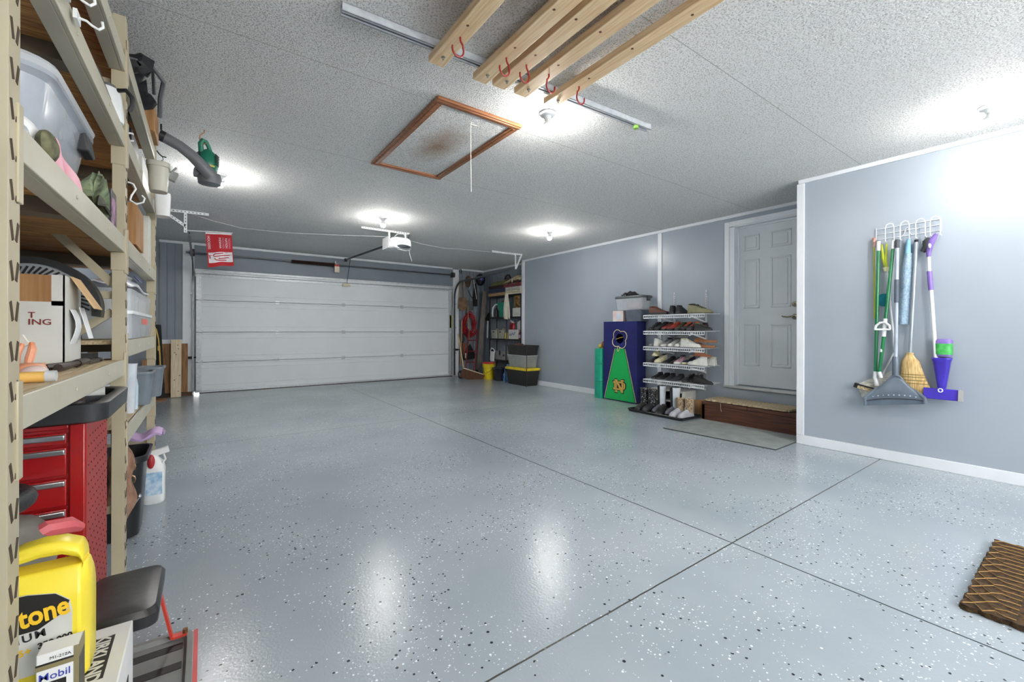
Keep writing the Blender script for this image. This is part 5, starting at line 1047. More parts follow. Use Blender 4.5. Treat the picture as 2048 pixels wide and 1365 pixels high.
t = thing('folded_jacket', 'black folded jacket on the lid of the clear tote', 'jacket', (5.28, 4.24, ztop + .387)); b = MB(); b.grid(lambda u, v: (-.09+.18*u, -.11+.22*v+.01*math.sin(u*9), .010+.055*math.sin(u*3.1+.03)**.7*math.sin(v*3.0+.07)**.6+.016*math.sin(u*15+v*11)*math.sin(v*23)), 20, 24, .005); b.obj('jacket', M('black_nylon', (26,27,30), .6, bump=.2, bs=200), t)
t = thing('teal_toolbox', 'tall teal plastic case standing on the floor left of the bean bag board', 'case', (5.27, 4.80, 0)); teal = M('teal_plastic', (28,160,128), .4)
for z0, z1 in ((0,.27),(.275,.55),(.555,.80)): b = MB(); b.rbox(z0, z1, (.22,.15), (.22,.15), .02); b.obj('case_section', teal, t)
b = MB(); b.tube([(-.02,.078,.45),(-.02,.11,.44),(-.02,.115,.36),(-.02,.11,.30),(-.02,.078,.29)], .006, 6); b.obj('carry_handle', dark, t)
t = thing('orange_toy', 'yellow and orange tool sticking out of the top of the teal case', 'tool', (5.27, 4.80, .801)); b = MB(); b.ell((-.02,.03,.035),(.03,.025,.035),10,7); b.obj('yellow_end', M('yellow_plastic_b', (220,190,60), .4), t); b = MB(); b.ell((.0,-.02,.06),(.03,.03,.06),10,7); b.obj('orange_end', M('brown_orange', (150,84,50), .5), t)
# ---- wire shoe shelves
zs_ = [1.305, 1.083, .865, .640, .412]
names = ['top', 'second', 'third', 'fourth', 'lowest']
for y in (3.58, 3.105):
    t = thing('shelf_standard', 'slotted steel wall strip behind the shoe shelves, %s one' % ('left' if y > 3.3 else 'right'), 'wall strip', (WF - .0005, y, .35)); b = MB(); b.bb((-.012,-.012,0),(0,.012,1.285)); b.obj('strip_body', galv, t)
    b = MB()
    for k in range(39): b.bb((-.0125,-.003,.02+.032*k),(-.0118,.003,.036+.032*k))
    o = b.obj('slots', M('slot_shadow_grey', (84,88,92), .8), t)
wsp = None
for z, nm in zip(zs_, names):
    lab = 'white wire shoe shelf on the far right wall, %s of five' % nm
    if wsp is None:
        wsp = thing('wire_shelf', lab, 'shelf', (5.215, 3.355, z), group='white wire shoe shelves')
        b = MB(); xf_, xb_, yl, yr = -.195, .18, .45, -.45
        for i in range(37):
            y = yr + i*.025; b.tube([(xf_,y,0),(xb_,y,.01)], .0016, 4)
        for x, z_ in ((-.19,-.002),(-.06,.002),(.06,.005),(.178,.008)): b.tube([(x,yl,z_-.003),(x,yr,z_-.003)], .0032, 5)
        b.obj('wire_deck', wire, wsp)
        b = MB()
        for zz in (0,-.04): b.tube([(xf_-.002,yl,zz),(xf_-.002,yr,zz)], .0058, 6)
        for i in range(31): y = yr + i*.03; b.tube([(xf_-.002,y,0),(xf_-.002,y,-.04)], .0034, 4)
        b.obj('front_lip', wire, wsp)
        for y in (.225, -.25):
            b = MB(); b.beam((.19,y,-.10),(-.17,y,-.022),.008,.02); b.bb((.185,y-.006,-.12),(.192,y+.006,.02)); b.ell((-.19,y,-.046),(.012,.012,.01),8,6); b.obj('support_bracket', whitep, wsp)
    else: dup(wsp, (5.215, 3.355, z), label=lab)
# ---- shoes
def shoe_parts(root, mu, ms, ml, L=.28, W=.082, Hh=.122, cut=.5, lace=True, sole=.028):
    def prof(u):   # half width and height along the shoe (0 heel .. 1 toe)
        w = W/2*(.78+.30*math.sin(min(1,u*1.05)*2.6)**1.2) * (1 if u < .82 else math.sqrt(max(.02, 1-((u-.82)/.185)**2))) * (1 if u > .06 else .8+3.3*u)
        h = Hh*(1.0-.06*u/.3 if u < .3 else .94-.52*min(1,(u-.3)/.5)**.9)*(1 if u < .86 else max(.35, 1-((u-.86)/.2)**2))
        return w, h
    b = MB(); rings = []; N_ = 16
    for i in range(19):
        u = i/18; w, h = prof(u); x = (u-.5)*L; ring = []
        for k in range(N_):
            a = 6.2832*k/N_; c, s_ = math.cos(a), math.sin(a)
            ring.append(V((x, w*c*(1-.22*max(0,s_)), sole*.8 + (h-sole*.8)*max(0,s_)**.75 if s_ > 0 else sole*.8 + .001*s_)))
        rings.append(ring)
    b.loft(rings); b.obj('upper', mu, root)
    b = MB(); pts = [((i/24-.5)*L*1.03, prof(i/24)[0]*1.07) for i in range(25)]
    b.prism(pts + [(x, -y) for x, y in reversed(pts)], 0, sole); b.obj('sole', ms, root, bev=.004)
    b = MB(); w, h = prof(.18); b.ell((-.31*L, 0, h*.955),(L*.17, w*.62, .012),14,6); b.tube([(-.31*L+L*.18*math.cos(a*.3927), w*.68*math.sin(a*.3927), h*.985-.02*(math.cos(a*.3927)>.5)*math.cos(a*.3927)) for a in range(16)], .006, 6, closed=True); b.obj('collar', ml, root)
    if lace:
        for k in range(4):
            u = .40+.085*k; w, h = prof(u); b = MB(); b.tube([((u-.5)*L,-w*.5,h*.93),((u-.5)*L+.004,0,h*1.03),((u-.5)*L,w*.5,h*.93)], .0035, 5); b.obj('lace', ml, root)
protos = {}
def mk(nm, c, rough=.6, c2=None): return M(nm, c, rough, col2=c2, vs=18)
SM = {'black': mk('shoe_black',(30,30,32)), 'dark': mk('shoe_charcoal',(54,54,58)), 'white': mk('shoe_white',(214,214,208)), 'cream': mk('shoe_cream',(206,200,166)), 'grey': mk('shoe_grey',(140,140,142)), 'brown': mk('shoe_brown',(92,54,42)), 'tan': mk('shoe_tan',(160,108,68)), 'khaki': mk('shoe_khaki',(132,128,98)), 'red': mk('shoe_red',(150,60,54)), 'orange': mk('shoe_orange',(206,92,58)), 'navy': mk('shoe_navy',(40,44,74)), 'pink': mk('shoe_pink',(186,150,166)), 'olive': mk('shoe_olive',(78,80,58)), 'slipper': mk('shoe_slipper',(150,92,64)), 'plum': mk('shoe_plum',(76,50,60))}
def shoe(kind, words_, shelf, x, y, rz, mu, ms, ml, s=1.0, dz=0, tilt=(0,0)):
    if kind not in protos:
        r = thing('shoe', 'x', 'shoe', (0,0,0), group='shoes on the wire shelves')
        if kind == 'trainer': shoe_parts(r, SM['black'], SM['black'], SM['black'])
        elif kind == 'slip': shoe_parts(r, SM['black'], SM['black'], SM['black'], Hh=.085, lace=False, sole=.018)
        else: shoe_parts(r, SM['black'], SM['black'], SM['black'], Hh=.05, L=.27, lace=False, sole=.03)
        protos[kind] = r; r['used'] = 0
    z = zs_[shelf] + .013 + dz
    mats = {'upper': SM[mu], 'sole': SM[ms], 'collar': SM[ml], 'lace': SM[ml]}
    lab = '%s on the %s wire shelf' % (words_, names[shelf])
    rot = (tilt[0], tilt[1], rz)
    o = dup(protos[kind], (x, y, z), label=lab, rot=rot, scale=(s, s, s), mats=mats)
    o['group'] = 'shoes on the %s wire shelf' % names[shelf]
    if 'used' in o: del o['used']
    return o
T_ = 'trainer'
# top shelf
shoe(T_, 'brown leather trainer, front one of the left pair', 0, 5.10, 3.62, -84, 'brown','dark','brown', .95); shoe(T_, 'brown leather trainer, rear one of the left pair', 0, 5.22, 3.67, -80, 'brown','dark','brown', .95)
shoe(T_, 'black trainer with its heel to the room, left one', 0, 5.19, 3.405, 2, 'black','dark','black', .92); shoe(T_, 'black trainer with its heel to the room, right one', 0, 5.19, 3.305, 0, 'black','dark','black', .92)
shoe(T_, 'khaki hiking shoe with black collar, rear one', 0, 5.28, 3.085, -90, 'khaki','khaki','black', 1.0); shoe(T_, 'khaki hiking shoe with black collar, front one', 0, 5.11, 3.03, -90, 'khaki','khaki','black', 1.0)
# second shelf
shoe(T_, 'black trainer at the far left end', 1, 5.19, 3.735, 184, 'black','dark','dark'); shoe(T_, 'charcoal trainer second from the left', 1, 5.19, 3.63, 176, 'dark','black','black')
shoe(T_, 'charcoal trainer with red toe, left one', 1, 5.18, 3.53, 184, 'red','dark','black', .95); shoe(T_, 'charcoal trainer with red toe, right one', 1, 5.18, 3.43, 178, 'red','black','orange', .95)
shoe(T_, 'olive trainer in the middle', 1, 5.2, 3.335, 182, 'olive','dark','olive', .92); shoe(T_, 'dark trainer with orange laces, left one', 1, 5.18, 3.24, 183, 'dark','black','orange', .93); shoe(T_, 'dark trainer with orange laces, right one', 1, 5.18, 3.145, 178, 'dark','dark','orange', .95)
shoe(T_, 'plum coloured trainer near the right end', 1, 5.24, 3.06, 180, 'plum','dark','black', .85); shoe(T_, 'black hiking shoe lying across the right end', 1, 5.085, 2.955, -90, 'black','dark','khaki', .8, 0)
# third shelf
shoe('slip', 'grey canvas shoe at the far left end', 2, 5.2, 3.745, 180, 'grey','grey','dark', .9); shoe(T_, 'white trainer second from the left', 2, 5.2, 3.645, 0, 'white','white','grey', .95)
shoe(T_, 'light grey trainer with dark lining', 2, 5.18, 3.54, 186, 'grey','white','navy', .95); shoe(T_, 'white trainer with its toe to the room, left one', 2, 5.19, 3.435, 182, 'white','white','grey', .88); shoe(T_, 'white trainer with its toe to the room, right one', 2, 5.19, 3.33, 178, 'white','white','grey', .88)
shoe('slip', 'dark grey slip-on stacked on the white trainers', 2, 5.25, 3.38, 120, 'grey','dark','dark', .75, .108); shoe(T_, 'large white trainer propped on its side', 2, 5.11, 3.14, -90, 'white','white','cream', .95, .0); shoe('sandal', 'tan sandal, lower one at the right end', 2, 5.2, 3.0, -96, 'tan','tan','brown', 1.0); shoe('sandal', 'tan sandal, upper one at the right end', 2, 5.22, 3.0, -84, 'tan','tan','tan', 1.0, .066)
# fourth shelf
shoe('slip', 'dark flat shoe at the far left end', 3, 5.16, 3.74, 182, 'dark','black','black', .9); shoe(T_, 'cream trainer stacked on the dark flat shoe', 3, 5.2, 3.72, 200, 'cream','cream','cream', .9, .082)
shoe(T_, 'beige trainer third from the left', 3, 5.16, 3.62, 184, 'cream','cream','dark', .95); shoe('slip', 'black shoe in the middle, left one', 3, 5.2, 3.51, 182, 'black','dark','black', .95); shoe('slip', 'black shoe in the middle, right one', 3, 5.22, 3.42, 180, 'dark','black','black', .9)
shoe(T_, 'grey and pink trainer in the middle', 3, 5.16, 3.325, 184, 'pink','white','dark', .9); shoe(T_, 'navy trainer with beige sole', 3, 5.22, 3.235, 180, 'navy','cream','cream', .92)
shoe(T_, 'white trainer lying lengthwise, front one', 3, 5.09, 3.04, 86, 'white','white','white', .92); shoe(T_, 'white trainer lying lengthwise, rear one', 3, 5.20, 2.98, 88, 'white','white','cream', .92); shoe('slip', 'brown leather slipper stacked on the white trainers', 3, 5.13, 2.985, -94, 'slipper','slipper','cream', .8, .112)
# lowest shelf
for i, (wd, y, rz, a, c) in enumerate((('black dress shoe first from the left', 3.70, 184, 'black','black'), ('black dress shoe second from the left', 3.60, 177, 'black','black'), ('charcoal loafer third from the left', 3.49, 190, 'dark','black'), ('charcoal loafer fourth from the left', 3.385, 176, 'dark','black'), ('black shoe with shiny grey toe, left one', 3.22, 180, 'black','grey'), ('black shoe with shiny grey toe, right one', 3.125, 180, 'black','grey'))):
    shoe('slip' if i < 4 else T_, wd, 4, 5.22 if i == 5 else 5.19, y, rz, a, 'dark', c, .9)
shoe(T_, 'black trainer pointing to the door at the right end', 4, 5.085, 2.95, -90, 'black','black','black', .85)
for r in protos.values():
    for c in list(r.children): bpy.data.objects.remove(c)
    bpy.data.objects.remove(r)
# ---- boot tray
t = thing('boot_tray', 'black plastic boot tray on the floor under the shoe shelves', 'tray', (4.872, 3.385, 0), -2); b = MB(); b.ring_box([(.001,.38,.80),(.004,.40,.82),(.035,.43,.85),(.04,.42,.84),(.012,.38,.80)], .03, k=4); b.obj('tray_body', M('black_tray_plastic', (24,24,26), .35), t)
def boot(nm, lab, cat, loc, rz, L, W, hs, mshaft, mfoot, msole, rs=.05, flare=1.1, band=None):
    t = thing(nm, lab, cat, loc, rz); 
    b = MB(); rings = []
    for i in range(15):
        u = i/14; x = (u-.32)*L; w = W/2*(.8+.25*math.sin(min(1,u)*2.7))*(1 if u < .8 else math.sqrt(max(.03,1-((u-.8)/.21)**2))); h = (.105 if u < .4 else .105-.055*((u-.4)/.6))*(1 if u < .88 else max(.4,1-((u-.88)/.16)**2))
        rings.append([V((x, w*math.cos(6.2832*k/14)*(1-.2*max(0,math.sin(6.2832*k/14))), .02+(h-.02)*max(0,math.sin(6.2832*k/14))**.7)) for k in range(14)])
    b.loft(rings); b.obj('boot_foot', mfoot, t)
    b = MB(); pr_ = [(rs*.92,.06),(rs*.95,.12),(rs,hs*.55),(rs*flare,hs),(rs*flare*.93,hs),(rs*.8,hs-.05),(rs*.5,hs-.09)]
    b.lathe(pr_, (-.13*L,0,0), 18); b.obj('boot_shaft', mshaft, t)
    b = MB(); pts = [((i/20-.32)*L*1.02, W/2*(.85+.25*math.sin(min(1,i/20)*2.7))*(1 if i < 16 else math.sqrt(max(.03,1-((i/20-.8)/.21)**2)))) for i in range(21)]; b.prism(pts+[(x,-y) for x,y in reversed(pts)], 0, .022); b.obj('boot_sole', msole, t)
    if band is not None:
        b = MB(); rr = []
        for z, r in ((.07,rs*.95),(hs*.55,rs*1.02),(hs,rs*flare*1.02)): rr.append([V((-.13*L+r*1.01*math.cos(R(a)), r*1.01*math.sin(R(a)), z)) for a in range(10,151,14)])
        b.grid(lambda u, v: (lambda k, f: rr[min(1,k)][0].lerp(rr[min(1,k)][0],0) if False else None)(0,0), 0, 0) if False else b.loft(rr, cap=False, closed=False); b.obj('boot_panel', band, t)
    return t
tz = .0135
glit = M('glitter_black', (24,24,26), .4, col2=(196,196,200), vs=70); glit.node_tree.nodes['Color Ramp'].color_ramp.elements[0].position = .56
boot('winter_boot', 'black speckled winter boot at the left end of the boot tray, left one', 'boot', (4.89, 3.71, tz), 182, .24, .088, .29, glit, M('boot_black_rubber', (40,42,44), .5), dark, .052); boot('winter_boot', 'black speckled winter boot at the left end of the boot tray, right one', 'boot', (4.89, 3.59, tz), 178, .24, .088, .29, glit, M('boot_black_rubber', (40,42,44), .5), dark, .052)
wpan = M('boot_white_panel', (206,212,220), .5); bshaft = M('tall_boot_black', (40,41,44), .5)
boot('tall_boot', 'tall black boot with white side panel on the boot tray, left one', 'boot', (4.925, 3.465, tz), 180, .24, .08, .345, bshaft, M('boot_grey_foot', (84,86,96), .5), dark, .05, 1.1, wpan); boot('tall_boot', 'tall black boot with white side panel on the boot tray, right one', 'boot', (4.925, 3.268, tz), 180, .24, .08, .345, bshaft, M('boot_grey_foot', (84,86,96), .5), dark, .056, 1.2, wpan)
leo = M('leopard_fabric', (198,180,150), .8, col2=(120,92,64), vs=55); gr = M('pale_grey_rubber', (168,170,178), .45)
boot('leopard_boot', 'grey rubber boot with leopard shaft on the boot tray, left one', 'boot', (4.875, 3.155, tz), 172, .23, .088, .225, leo, gr, gr, .05, 1.12); boot('leopard_boot', 'grey rubber boot with leopard shaft at the right end of the boot tray', 'boot', (4.875, 3.035, tz), 172, .23, .088, .225, leo, gr, gr, .05, 1.12)
t = thing('trainer', 'black trainer standing in front of the tall boots on the boot tray', 'shoe', (4.795, 3.365, tz), 180); shoe_parts(t, mk('shoe_black',(30,30,32)), SM['dark'], SM['dark'], L=.21, W=.062)
# cubby
t = thing('shoe_cubby', 'low white shoe cubby on the floor behind the boot tray', 'cubby', (5.26, 3.5, 0)); b = MB(); b.bb((-.155,-.25,0),(.155,-.235,.285)); b.bb((-.155,.235,0),(.155,.25,.285)); b.bb((-.155,-.2345,.27),(.155,.2345,.285)); b.bb((-.155,-.2345,.13),(.155,.2345,.142)); b.bb((-.155,-.2345,0),(.155,.2345,.012)); b.bb((.148,-.2345,.012),(.155,.2345,.27)); b.obj('cubby_frame', M('white_melamine', (222,220,212), .45), t, bev=.002)
for i, (y, z) in enumerate(((.12,.143),(-.1,.143),(.1,.0135),(-.1,.0135))):
    t = thing('stored_shoe', 'dark shoe stored in the white cubby, %s' % ('upper left','upper right','lower left','lower right')[i], 'shoe', (5.25, 3.5+y, z), 178); shoe_parts(t, SM['black'], SM['dark'], SM['black'], L=.24, W=.09, Hh=.08, lace=False)
t = thing('cardboard_piece', 'small brown cardboard box beside the wooden step and the leopard boots', 'box', (5.18, 3.05, 0)); b = MB(); b.bb((-.04,-.04,0),(.06,.05,.2)); b.obj('box_body', cardb, t, bev=.002)
# ---------------------------------------------------------------- far corner: tools, shelving, totes; left corner lumber
t = thing('utility_shelving', 'black metal shelving in the recess at the far right corner', 'shelving', (5.515, 7.80, 0))
bs_ = M('black_shelf_steel', (30,31,33), .45, metal=.2)
for z in (1.87, 1.385, .90, .43):
    b = MB(); b.bb((-.11,-.62,z-.028),(.11,.62,z)); b.obj('shelf_board', bs_, t, bev=.003)
for x in (-.105, .1):
    for y in (-.615, .60): b = MB(); b.bb((x-.008,y,0),(x+.012,y+.02,1.868)); b.obj('shelf_post', bs_, t)
def SY(px): return 8.49 - (px - 975) * .0195
def fold(nm, lab, y0, y1, z0, h, mt, wob_=.01, x0=5.375, x1=5.61, seed=0, layers=2):
    t = thing(nm, lab, 'blanket', ((x0+x1)/2, (y0+y1)/2, z0))
    b = MB(); L = (y1-y0)/2; D = (x1-x0)/2
    for k in range(layers):
        za = h*k/layers; zb = h*(k+1)/layers - .002
        b.grid(lambda u, v: (-D + 2*D*u, -L + 2*L*v, zb + wob_*math.sin(v*5+seed+k)*.4 - .5*(zb-za)*(abs(2*u-1)**6)), 8, 20, 0)
        prof = [(-D, za+.2*(zb-za)), (-D-.006, (za+zb)/2), (-D, zb-.0)]
    b.bm.free(); b = MB()
    for k in range(layers):
        za = h*k/layers; zb = h*(k+1)/layers - .0015; r = (zb-za)/2
        rings = []
        for j in range(13):
            y = -L + 2*L*j/12; w = wob_*math.sin(j*.9+seed+k*1.7)
            rings.append([V((-D+r+r*math.cos(R(a)), y, (za+zb)/2 + r*math.sin(R(a)) + max(0,w)*0)) for a in (90,120,150,180,210,240,270)] + [V((D, y, za)), V((D, y, zb))])
        b.loft(rings)
    b.obj('folded_cloth', mt, t); return t
def cloth(n, c, c2=None): return M(n, c, .9, col2=c2, vs=14, bump=.3, bs=120)
fold('blanket', 'tan folded blanket at the bottom left of the stack on the black shelving', 7.74, 8.42, 1.8705, .07, cloth('tan_blanket',(176,146,108))); fold('blanket', 'cream folded blanket at the bottom right of the stack on the black shelving', 7.19, 7.73, 1.8705, .09, cloth('cream_blanket',(206,198,172)))
fold('blanket', 'navy folded blanket above the tan one', 7.74, 8.42, 1.942, .10, cloth('navy_blanket',(56,58,84)), layers=2); fold('blanket', 'pale grey folded towel above the cream one', 7.19, 7.73, 1.962, .07, cloth('pale_towel',(196,192,184)))
fold('blanket', 'maroon folded blanket above the pale grey towel', 7.19, 7.80, 2.034, .075, cloth('maroon_blanket',(104,40,52),(130,74,74))); fold('blanket', 'dark burgundy folded blanket above the navy one', 7.81, 8.42, 2.044, .06, cloth('dark_blanket',(58,34,36)))
t = thing('quilt', 'large cream patterned quilt heaped on top of the blankets', 'quilt', (5.5, 7.5, 2.112)); b = MB(); b.grid(lambda u, v: (-.12+.24*u, -.3+.62*v, .006+(.19-.1*v)*math.sin(u*2.9+.15)**.5*math.sin(v*2.8+.25)**.6+.012*math.sin(v*16+u*6)), 14, 24, .006); b.obj('quilt', cloth('cream_quilt',(206,194,160),(182,160,120)), t); b = MB(); b.box((-.132,-.04,.045),(.004,.035,.08)); b.obj('quilt_tag', whitep, t)
t = thing('sleeping_mat', 'rolled olive sleeping mat on top of the dark burgundy blanket', 'mat', (5.5, 8.12, 2.106)); b = MB(); b.tube([(0,-.27,.062),(0,.28,.055)], .052, 16); b.obj('roll', cloth('olive_roll',(122,124,78)), t); b = MB(); b.tube([(.056*math.cos(a*.5236),-.2,.06+.056*math.sin(a*.5236)) for a in range(12)], .007, 6, closed=True); b.obj('tie', M('mustard_tie', (176,150,70), .8), t)
t = thing('wheel', 'small wheel with purple spokes behind the sleeping mat', 'wheel', (5.60, 7.95, 2.108)); b = MB(); b.tube([(0,.11*math.cos(a*.3142),.13+.11*math.sin(a*.3142)) for a in range(20)], .016, 8, closed=True); b.obj('tyre', dark, t); b = MB()
for k in range(4): b.tube([(0,.1*math.cos(k*.785),.13+.1*math.sin(k*.785)),(0,-.1*math.cos(k*.785),.13-.1*math.sin(k*.785))], .006, 5)
b.obj('spokes', M('plum_spokes', (96,56,66), .5), t)
# shelf 1.385
t = thing('green_bucket', 'green plastic bucket on the upper shelf of the black shelving', 'bucket', (5.51, 7.98, 1.3855)); b = MB(); b.ring_box([(0,.15,.2),(.30,.185,.28),(.30,.2,.32),(.33,.2,.32),(.33,.18,.3),(.28,.16,.25)], .04, k=4); b.obj('bucket_body', M('jade_plastic', (22,144,112), .4), t); b = MB(); b.ell((0,-.03,.33),(.07,.10,.06),10,7); b.obj('bucket_contents', M('mixed_contents', (150,40,40), .6, col2=(20,110,84), vs=9), t)
t = thing('pump_bottle', 'white bottle with a curved handle at the left end of the upper shelf', 'bottle', (5.50, 8.27, 1.3865)); b = MB(); b.lathe([(.045,0),(.05,.02),(.05,.16),(.02,.2),(.02,.22)], n=16); b.obj('bottle_body', M('dark_bottle', (52,44,54), .4), t); b = MB(); b.tube([(-.06,.05,.019),(-.07,.055,.1),(-.06,.05,.22),(-.03,.0,.29),(0,-.05,.3)], .018, 8); b.obj('curved_handle', whitep, t)
t = thing('gift_bag', 'black and gold patterned bag at the right end of the upper shelf', 'bag', (5.515, 7.36, 1.575)); b = MB(); b.rbox(0,.26,(.15,.27),(.16,.29),.02); b.obj('bag_body', M('black_gold_pattern', (26,22,24), .5, col2=(176,136,76), vs=13), t)
t = thing('white_device_box', 'white box with a row of dots under the gold patterned bag', 'box', (5.505, 7.36, 1.3855)); b = MB(); b.bb((-.09,-.15,0),(.09,.15,.185)); b.obj('box_body', whitebox, t, bev=.003)
for k in range(4): b = MB(); b.lathe([(.008,0),(.008,.002)], (-.092,-.08+.05*k,.05), 8, Matrix.Rotation(R(-90),3,'Y')); b.obj('dot', bk, t)
t = thing('small_carton', 'small dark printed carton in front of the green bucket', 'box', (5.44, 7.72, 1.3855)); b = MB(); b.bb((-.03,-.06,0),(.03,.06,.17)); b.obj('box_body', M('dark_printed', (44,36,30), .5, col2=(170,150,120), vs=16), t)
# string mop in front
t = thing('string_mop', 'white string mop standing head up in front of the black shelving', 'mop', (5.20, 7.43, 0))
b = MB(); b.cyl((-.10,-.12,.0),(.10,.14,1.42),.011,n=10); b.obj('mop_pole', blackm, t); sm = M('mop_cotton', (206,202,186), .95, bump=.6, bs=200)
b = MB()
for k in range(26):
    a = k*2.4; r0 = .02+.02*random.random(); r1 = .05+.045*random.random(); zt = 1.83+.05*random.random(); zb = 1.32+.10*random.random(); dx = .10
    b.tube([(dx+r0*math.cos(a)*.6,.14+r0*math.sin(a),zt),(dx+r1*.4*math.cos(a+.3),.14+r1*.7*math.sin(a+.3),zt-.16),(dx+r1*.5*math.cos(a),.14+r1*math.sin(a),zb+.16),(dx+r1*.5*math.cos(a+.2),.14+r1*math.sin(a+.2),zb)], .013, 5)
b.obj('mop_strings', sm, t)
# shelf .90
def bin_(lab, y, s=1):
    t = thing('handled_bin', lab, 'bin', (5.50, y, .9005)); b = MB(); b.ring_box([(0,.16,.2*s),(.185,.19,.25*s),(.19,.2,.26*s),(.19,.18,.23*s),(.15,.16,.2*s)], .02, k=3); b.obj('bin_body', M('stone_plastic', (168,168,156), .45), t); b = MB(); b.rbox(-.012,.012,(.004,.07),(.004,.07),.001,c=(-.0945,0,.15)); b.obj('handle_slot', bk, t); b = MB(); b.ell((0,0,.17),(.07,.09*s,.06),10,7); b.obj('bin_contents', M('bin_sundries', (70,76,80), .6, col2=(190,180,160), vs=26), t)
bin_('stone coloured bin with a handle slot on the middle shelf, left one', 8.24, 1.0); bin_('stone coloured bin with a handle slot on the middle shelf, right one', 7.97, .95)
rbt = M('red_bottle_plastic', (150,30,40), .35)
def bottle(lab, loc, h, r, mt, cap, lb=None, nm='bottle'):
    t = thing(nm, lab, 'bottle', loc); b = MB(); b.lathe([(r,0),(r*1.02,.01),(r,h*.6),(r*.8,h*.75),(r*.35,h*.85),(r*.35,h*.9)], n=16); b.obj('bottle_body', mt, t); b = MB(); b.lathe([(r*.42,h*.88),(r*.42,h),(r*.2,h*1.01)], n=12); b.obj('bottle_cap', cap, t)
    if lb: b = MB(); b.lathe([(r*1.03,h*.15),(r*1.02,h*.5)], n=16, cap=False); b.obj('bottle_label', lb, t)
    return t
bottle('red bottle at the back between the bins and the detergent box', (5.565, 7.715, .9005), .40, .055, rbt, whitep); bottle('red bottle with white top behind the right stone bin', (5.585, 7.805, .9005), .42, .034, rbt, whitep)
bottle('yellow labelled bottle right of the stone bins', (5.44, 7.77, .9005), .17, .04, M('yellow_label_b', (216,196,110), .5), rbt)
t = thing('detergent_box', 'white detergent box with blue script on the middle shelf', 'box', (5.465, 7.50, .9005)); b = MB(); b.bb((-.06,-.17,0),(.05,.15,.205)); b.obj('box_body', whitebox, t, bev=.003); b = MB(); b.tube([(-.062,.11-.028*k,.08+.03*math.sin(k*1.9)+.012*k*.5) for k in range(9)], .006, 5); b.obj('blue_script', M('blue_script_ink', (40,60,140), .5), t)
t = thing('white_jug', 'white handled jug behind the detergent box', 'jug', (5.575, 7.42, .9005)); b = MB(); b.ring_box([(0,.08,.2),(.30,.08,.2),(.36,.07,.14),(.40,.04,.08)], .03, k=4); b.obj('jug_body', whitep, t); b = MB(); b.tube([(0,.03,.36),(-.01,.09,.37),(-.01,.11,.30)], .014, 8); b.obj('jug_handle', whitep, t)
bottle('dark red bottle at the right end of the middle shelf', (5.46, 7.26, .9005), .19, .05, M('dark_red_bottle', (120,24,44), .35), rbt, M('pink_label', (206,180,196), .5))
bottle('red nozzled bottle on top of the detergent box', (5.455, 7.52, 1.107), .16, .038, rbt, M('pale_red_cap', (220,140,130), .4))
# shelf .43
t = thing('toolbox', 'grey box with black latch on the lower shelf of the black shelving', 'toolbox', (5.49, 7.93, .4305)); b = MB(); b.rbox(0,.19,(.2,.44),(.2,.46),.02); b.obj('box_body', M('mid_grey_plastic', (140,140,138), .5), t); b = MB(); b.bb((-.108,.0,.1),(-.101,.05,.2)); b.bb((-.106,-.16,.08),(-.101,-.1,.12)); b.obj('latch', dark, t) if False else b.obj('latch', dark, t)
t = thing('galvanised_pail', 'blue grey pail lying on the grey toolbox', 'pail', (5.5, 7.88, .6215)); b = MB(); b.ring_box([(0,.17,.30),(.10,.16,.28),(.12,.13,.22)], .05, k=4); b.obj('pail_body', M('blue_grey_metal', (112,118,130), .45), t)
t = thing('cord_bundle', 'white cord bundle hanging at the left end of the lower shelf', 'cord', (5.385, 8.24, .40)); b = MB()
for k in range(7): b.tube([(-.008,-.08+.024*k,.20),(-.02,-.085+.024*k,.1),(-.015,-.08+.024*k+.01,.0),(-.01,-.085+.024*k,-.02)], .012, 6)
b.tube([(0,-.1,.19),(-.01,-.05,.26),(-.01,.04,.28),(0,.1,.2)], .012, 6); b.obj('cord_loops', whitep, t)
t = thing('spray_can', 'white spray bottle at the far left of the lower shelf', 'bottle', (5.45, 8.34, .4305)); b = MB(); b.lathe([(.03,0),(.03,.13),(.015,.17)], n=14); b.obj('bottle_body', whitep, t); b = MB(); b.box((-.01,0,.19),(.05,.025,.04)); b.obj('trigger', dark, t)
# floor: buckets, bag, totes
ylw = M('yellow_bucket_plastic', (224,198,40), .35)
t = thing('yellow_bucket', 'yellow bucket with red rim on the floor below the black shelving', 'bucket', (5.15, 8.04, 0)); b = MB(); b.lathe([(.11,0),(.115,.01),(.13,.26),(.14,.27),(.14,.33),(.145,.34),(.138,.35)], n=22); b.obj('bucket_body', ylw, t); b = MB(); b.lathe([(.146,.345),(.146,.375),(.13,.38)], n=22); b.obj('bucket_lid', M('red_lid', (190,50,44), .4), t); b = MB(); b.tube([(-.135,.0,.25),(-.15,-.05,.16),(-.14,-.1,.14),(-.05,-.14,.2),(.02,-.14,.26)], .004, 5); b.obj('bucket_handle', dark, t)
t = thing('black_pail', 'black rubber pail on the floor right of the yellow bucket', 'bucket', (5.22, 7.70, 0)); b = MB(); b.lathe([(.11,0),(.115,.01),(.15,.26),(.16,.27),(.16,.285),(.145,.285),(.12,.03)], n=20); b.obj('pail_body', M('navy_black_plastic', (36,38,48), .4), t)
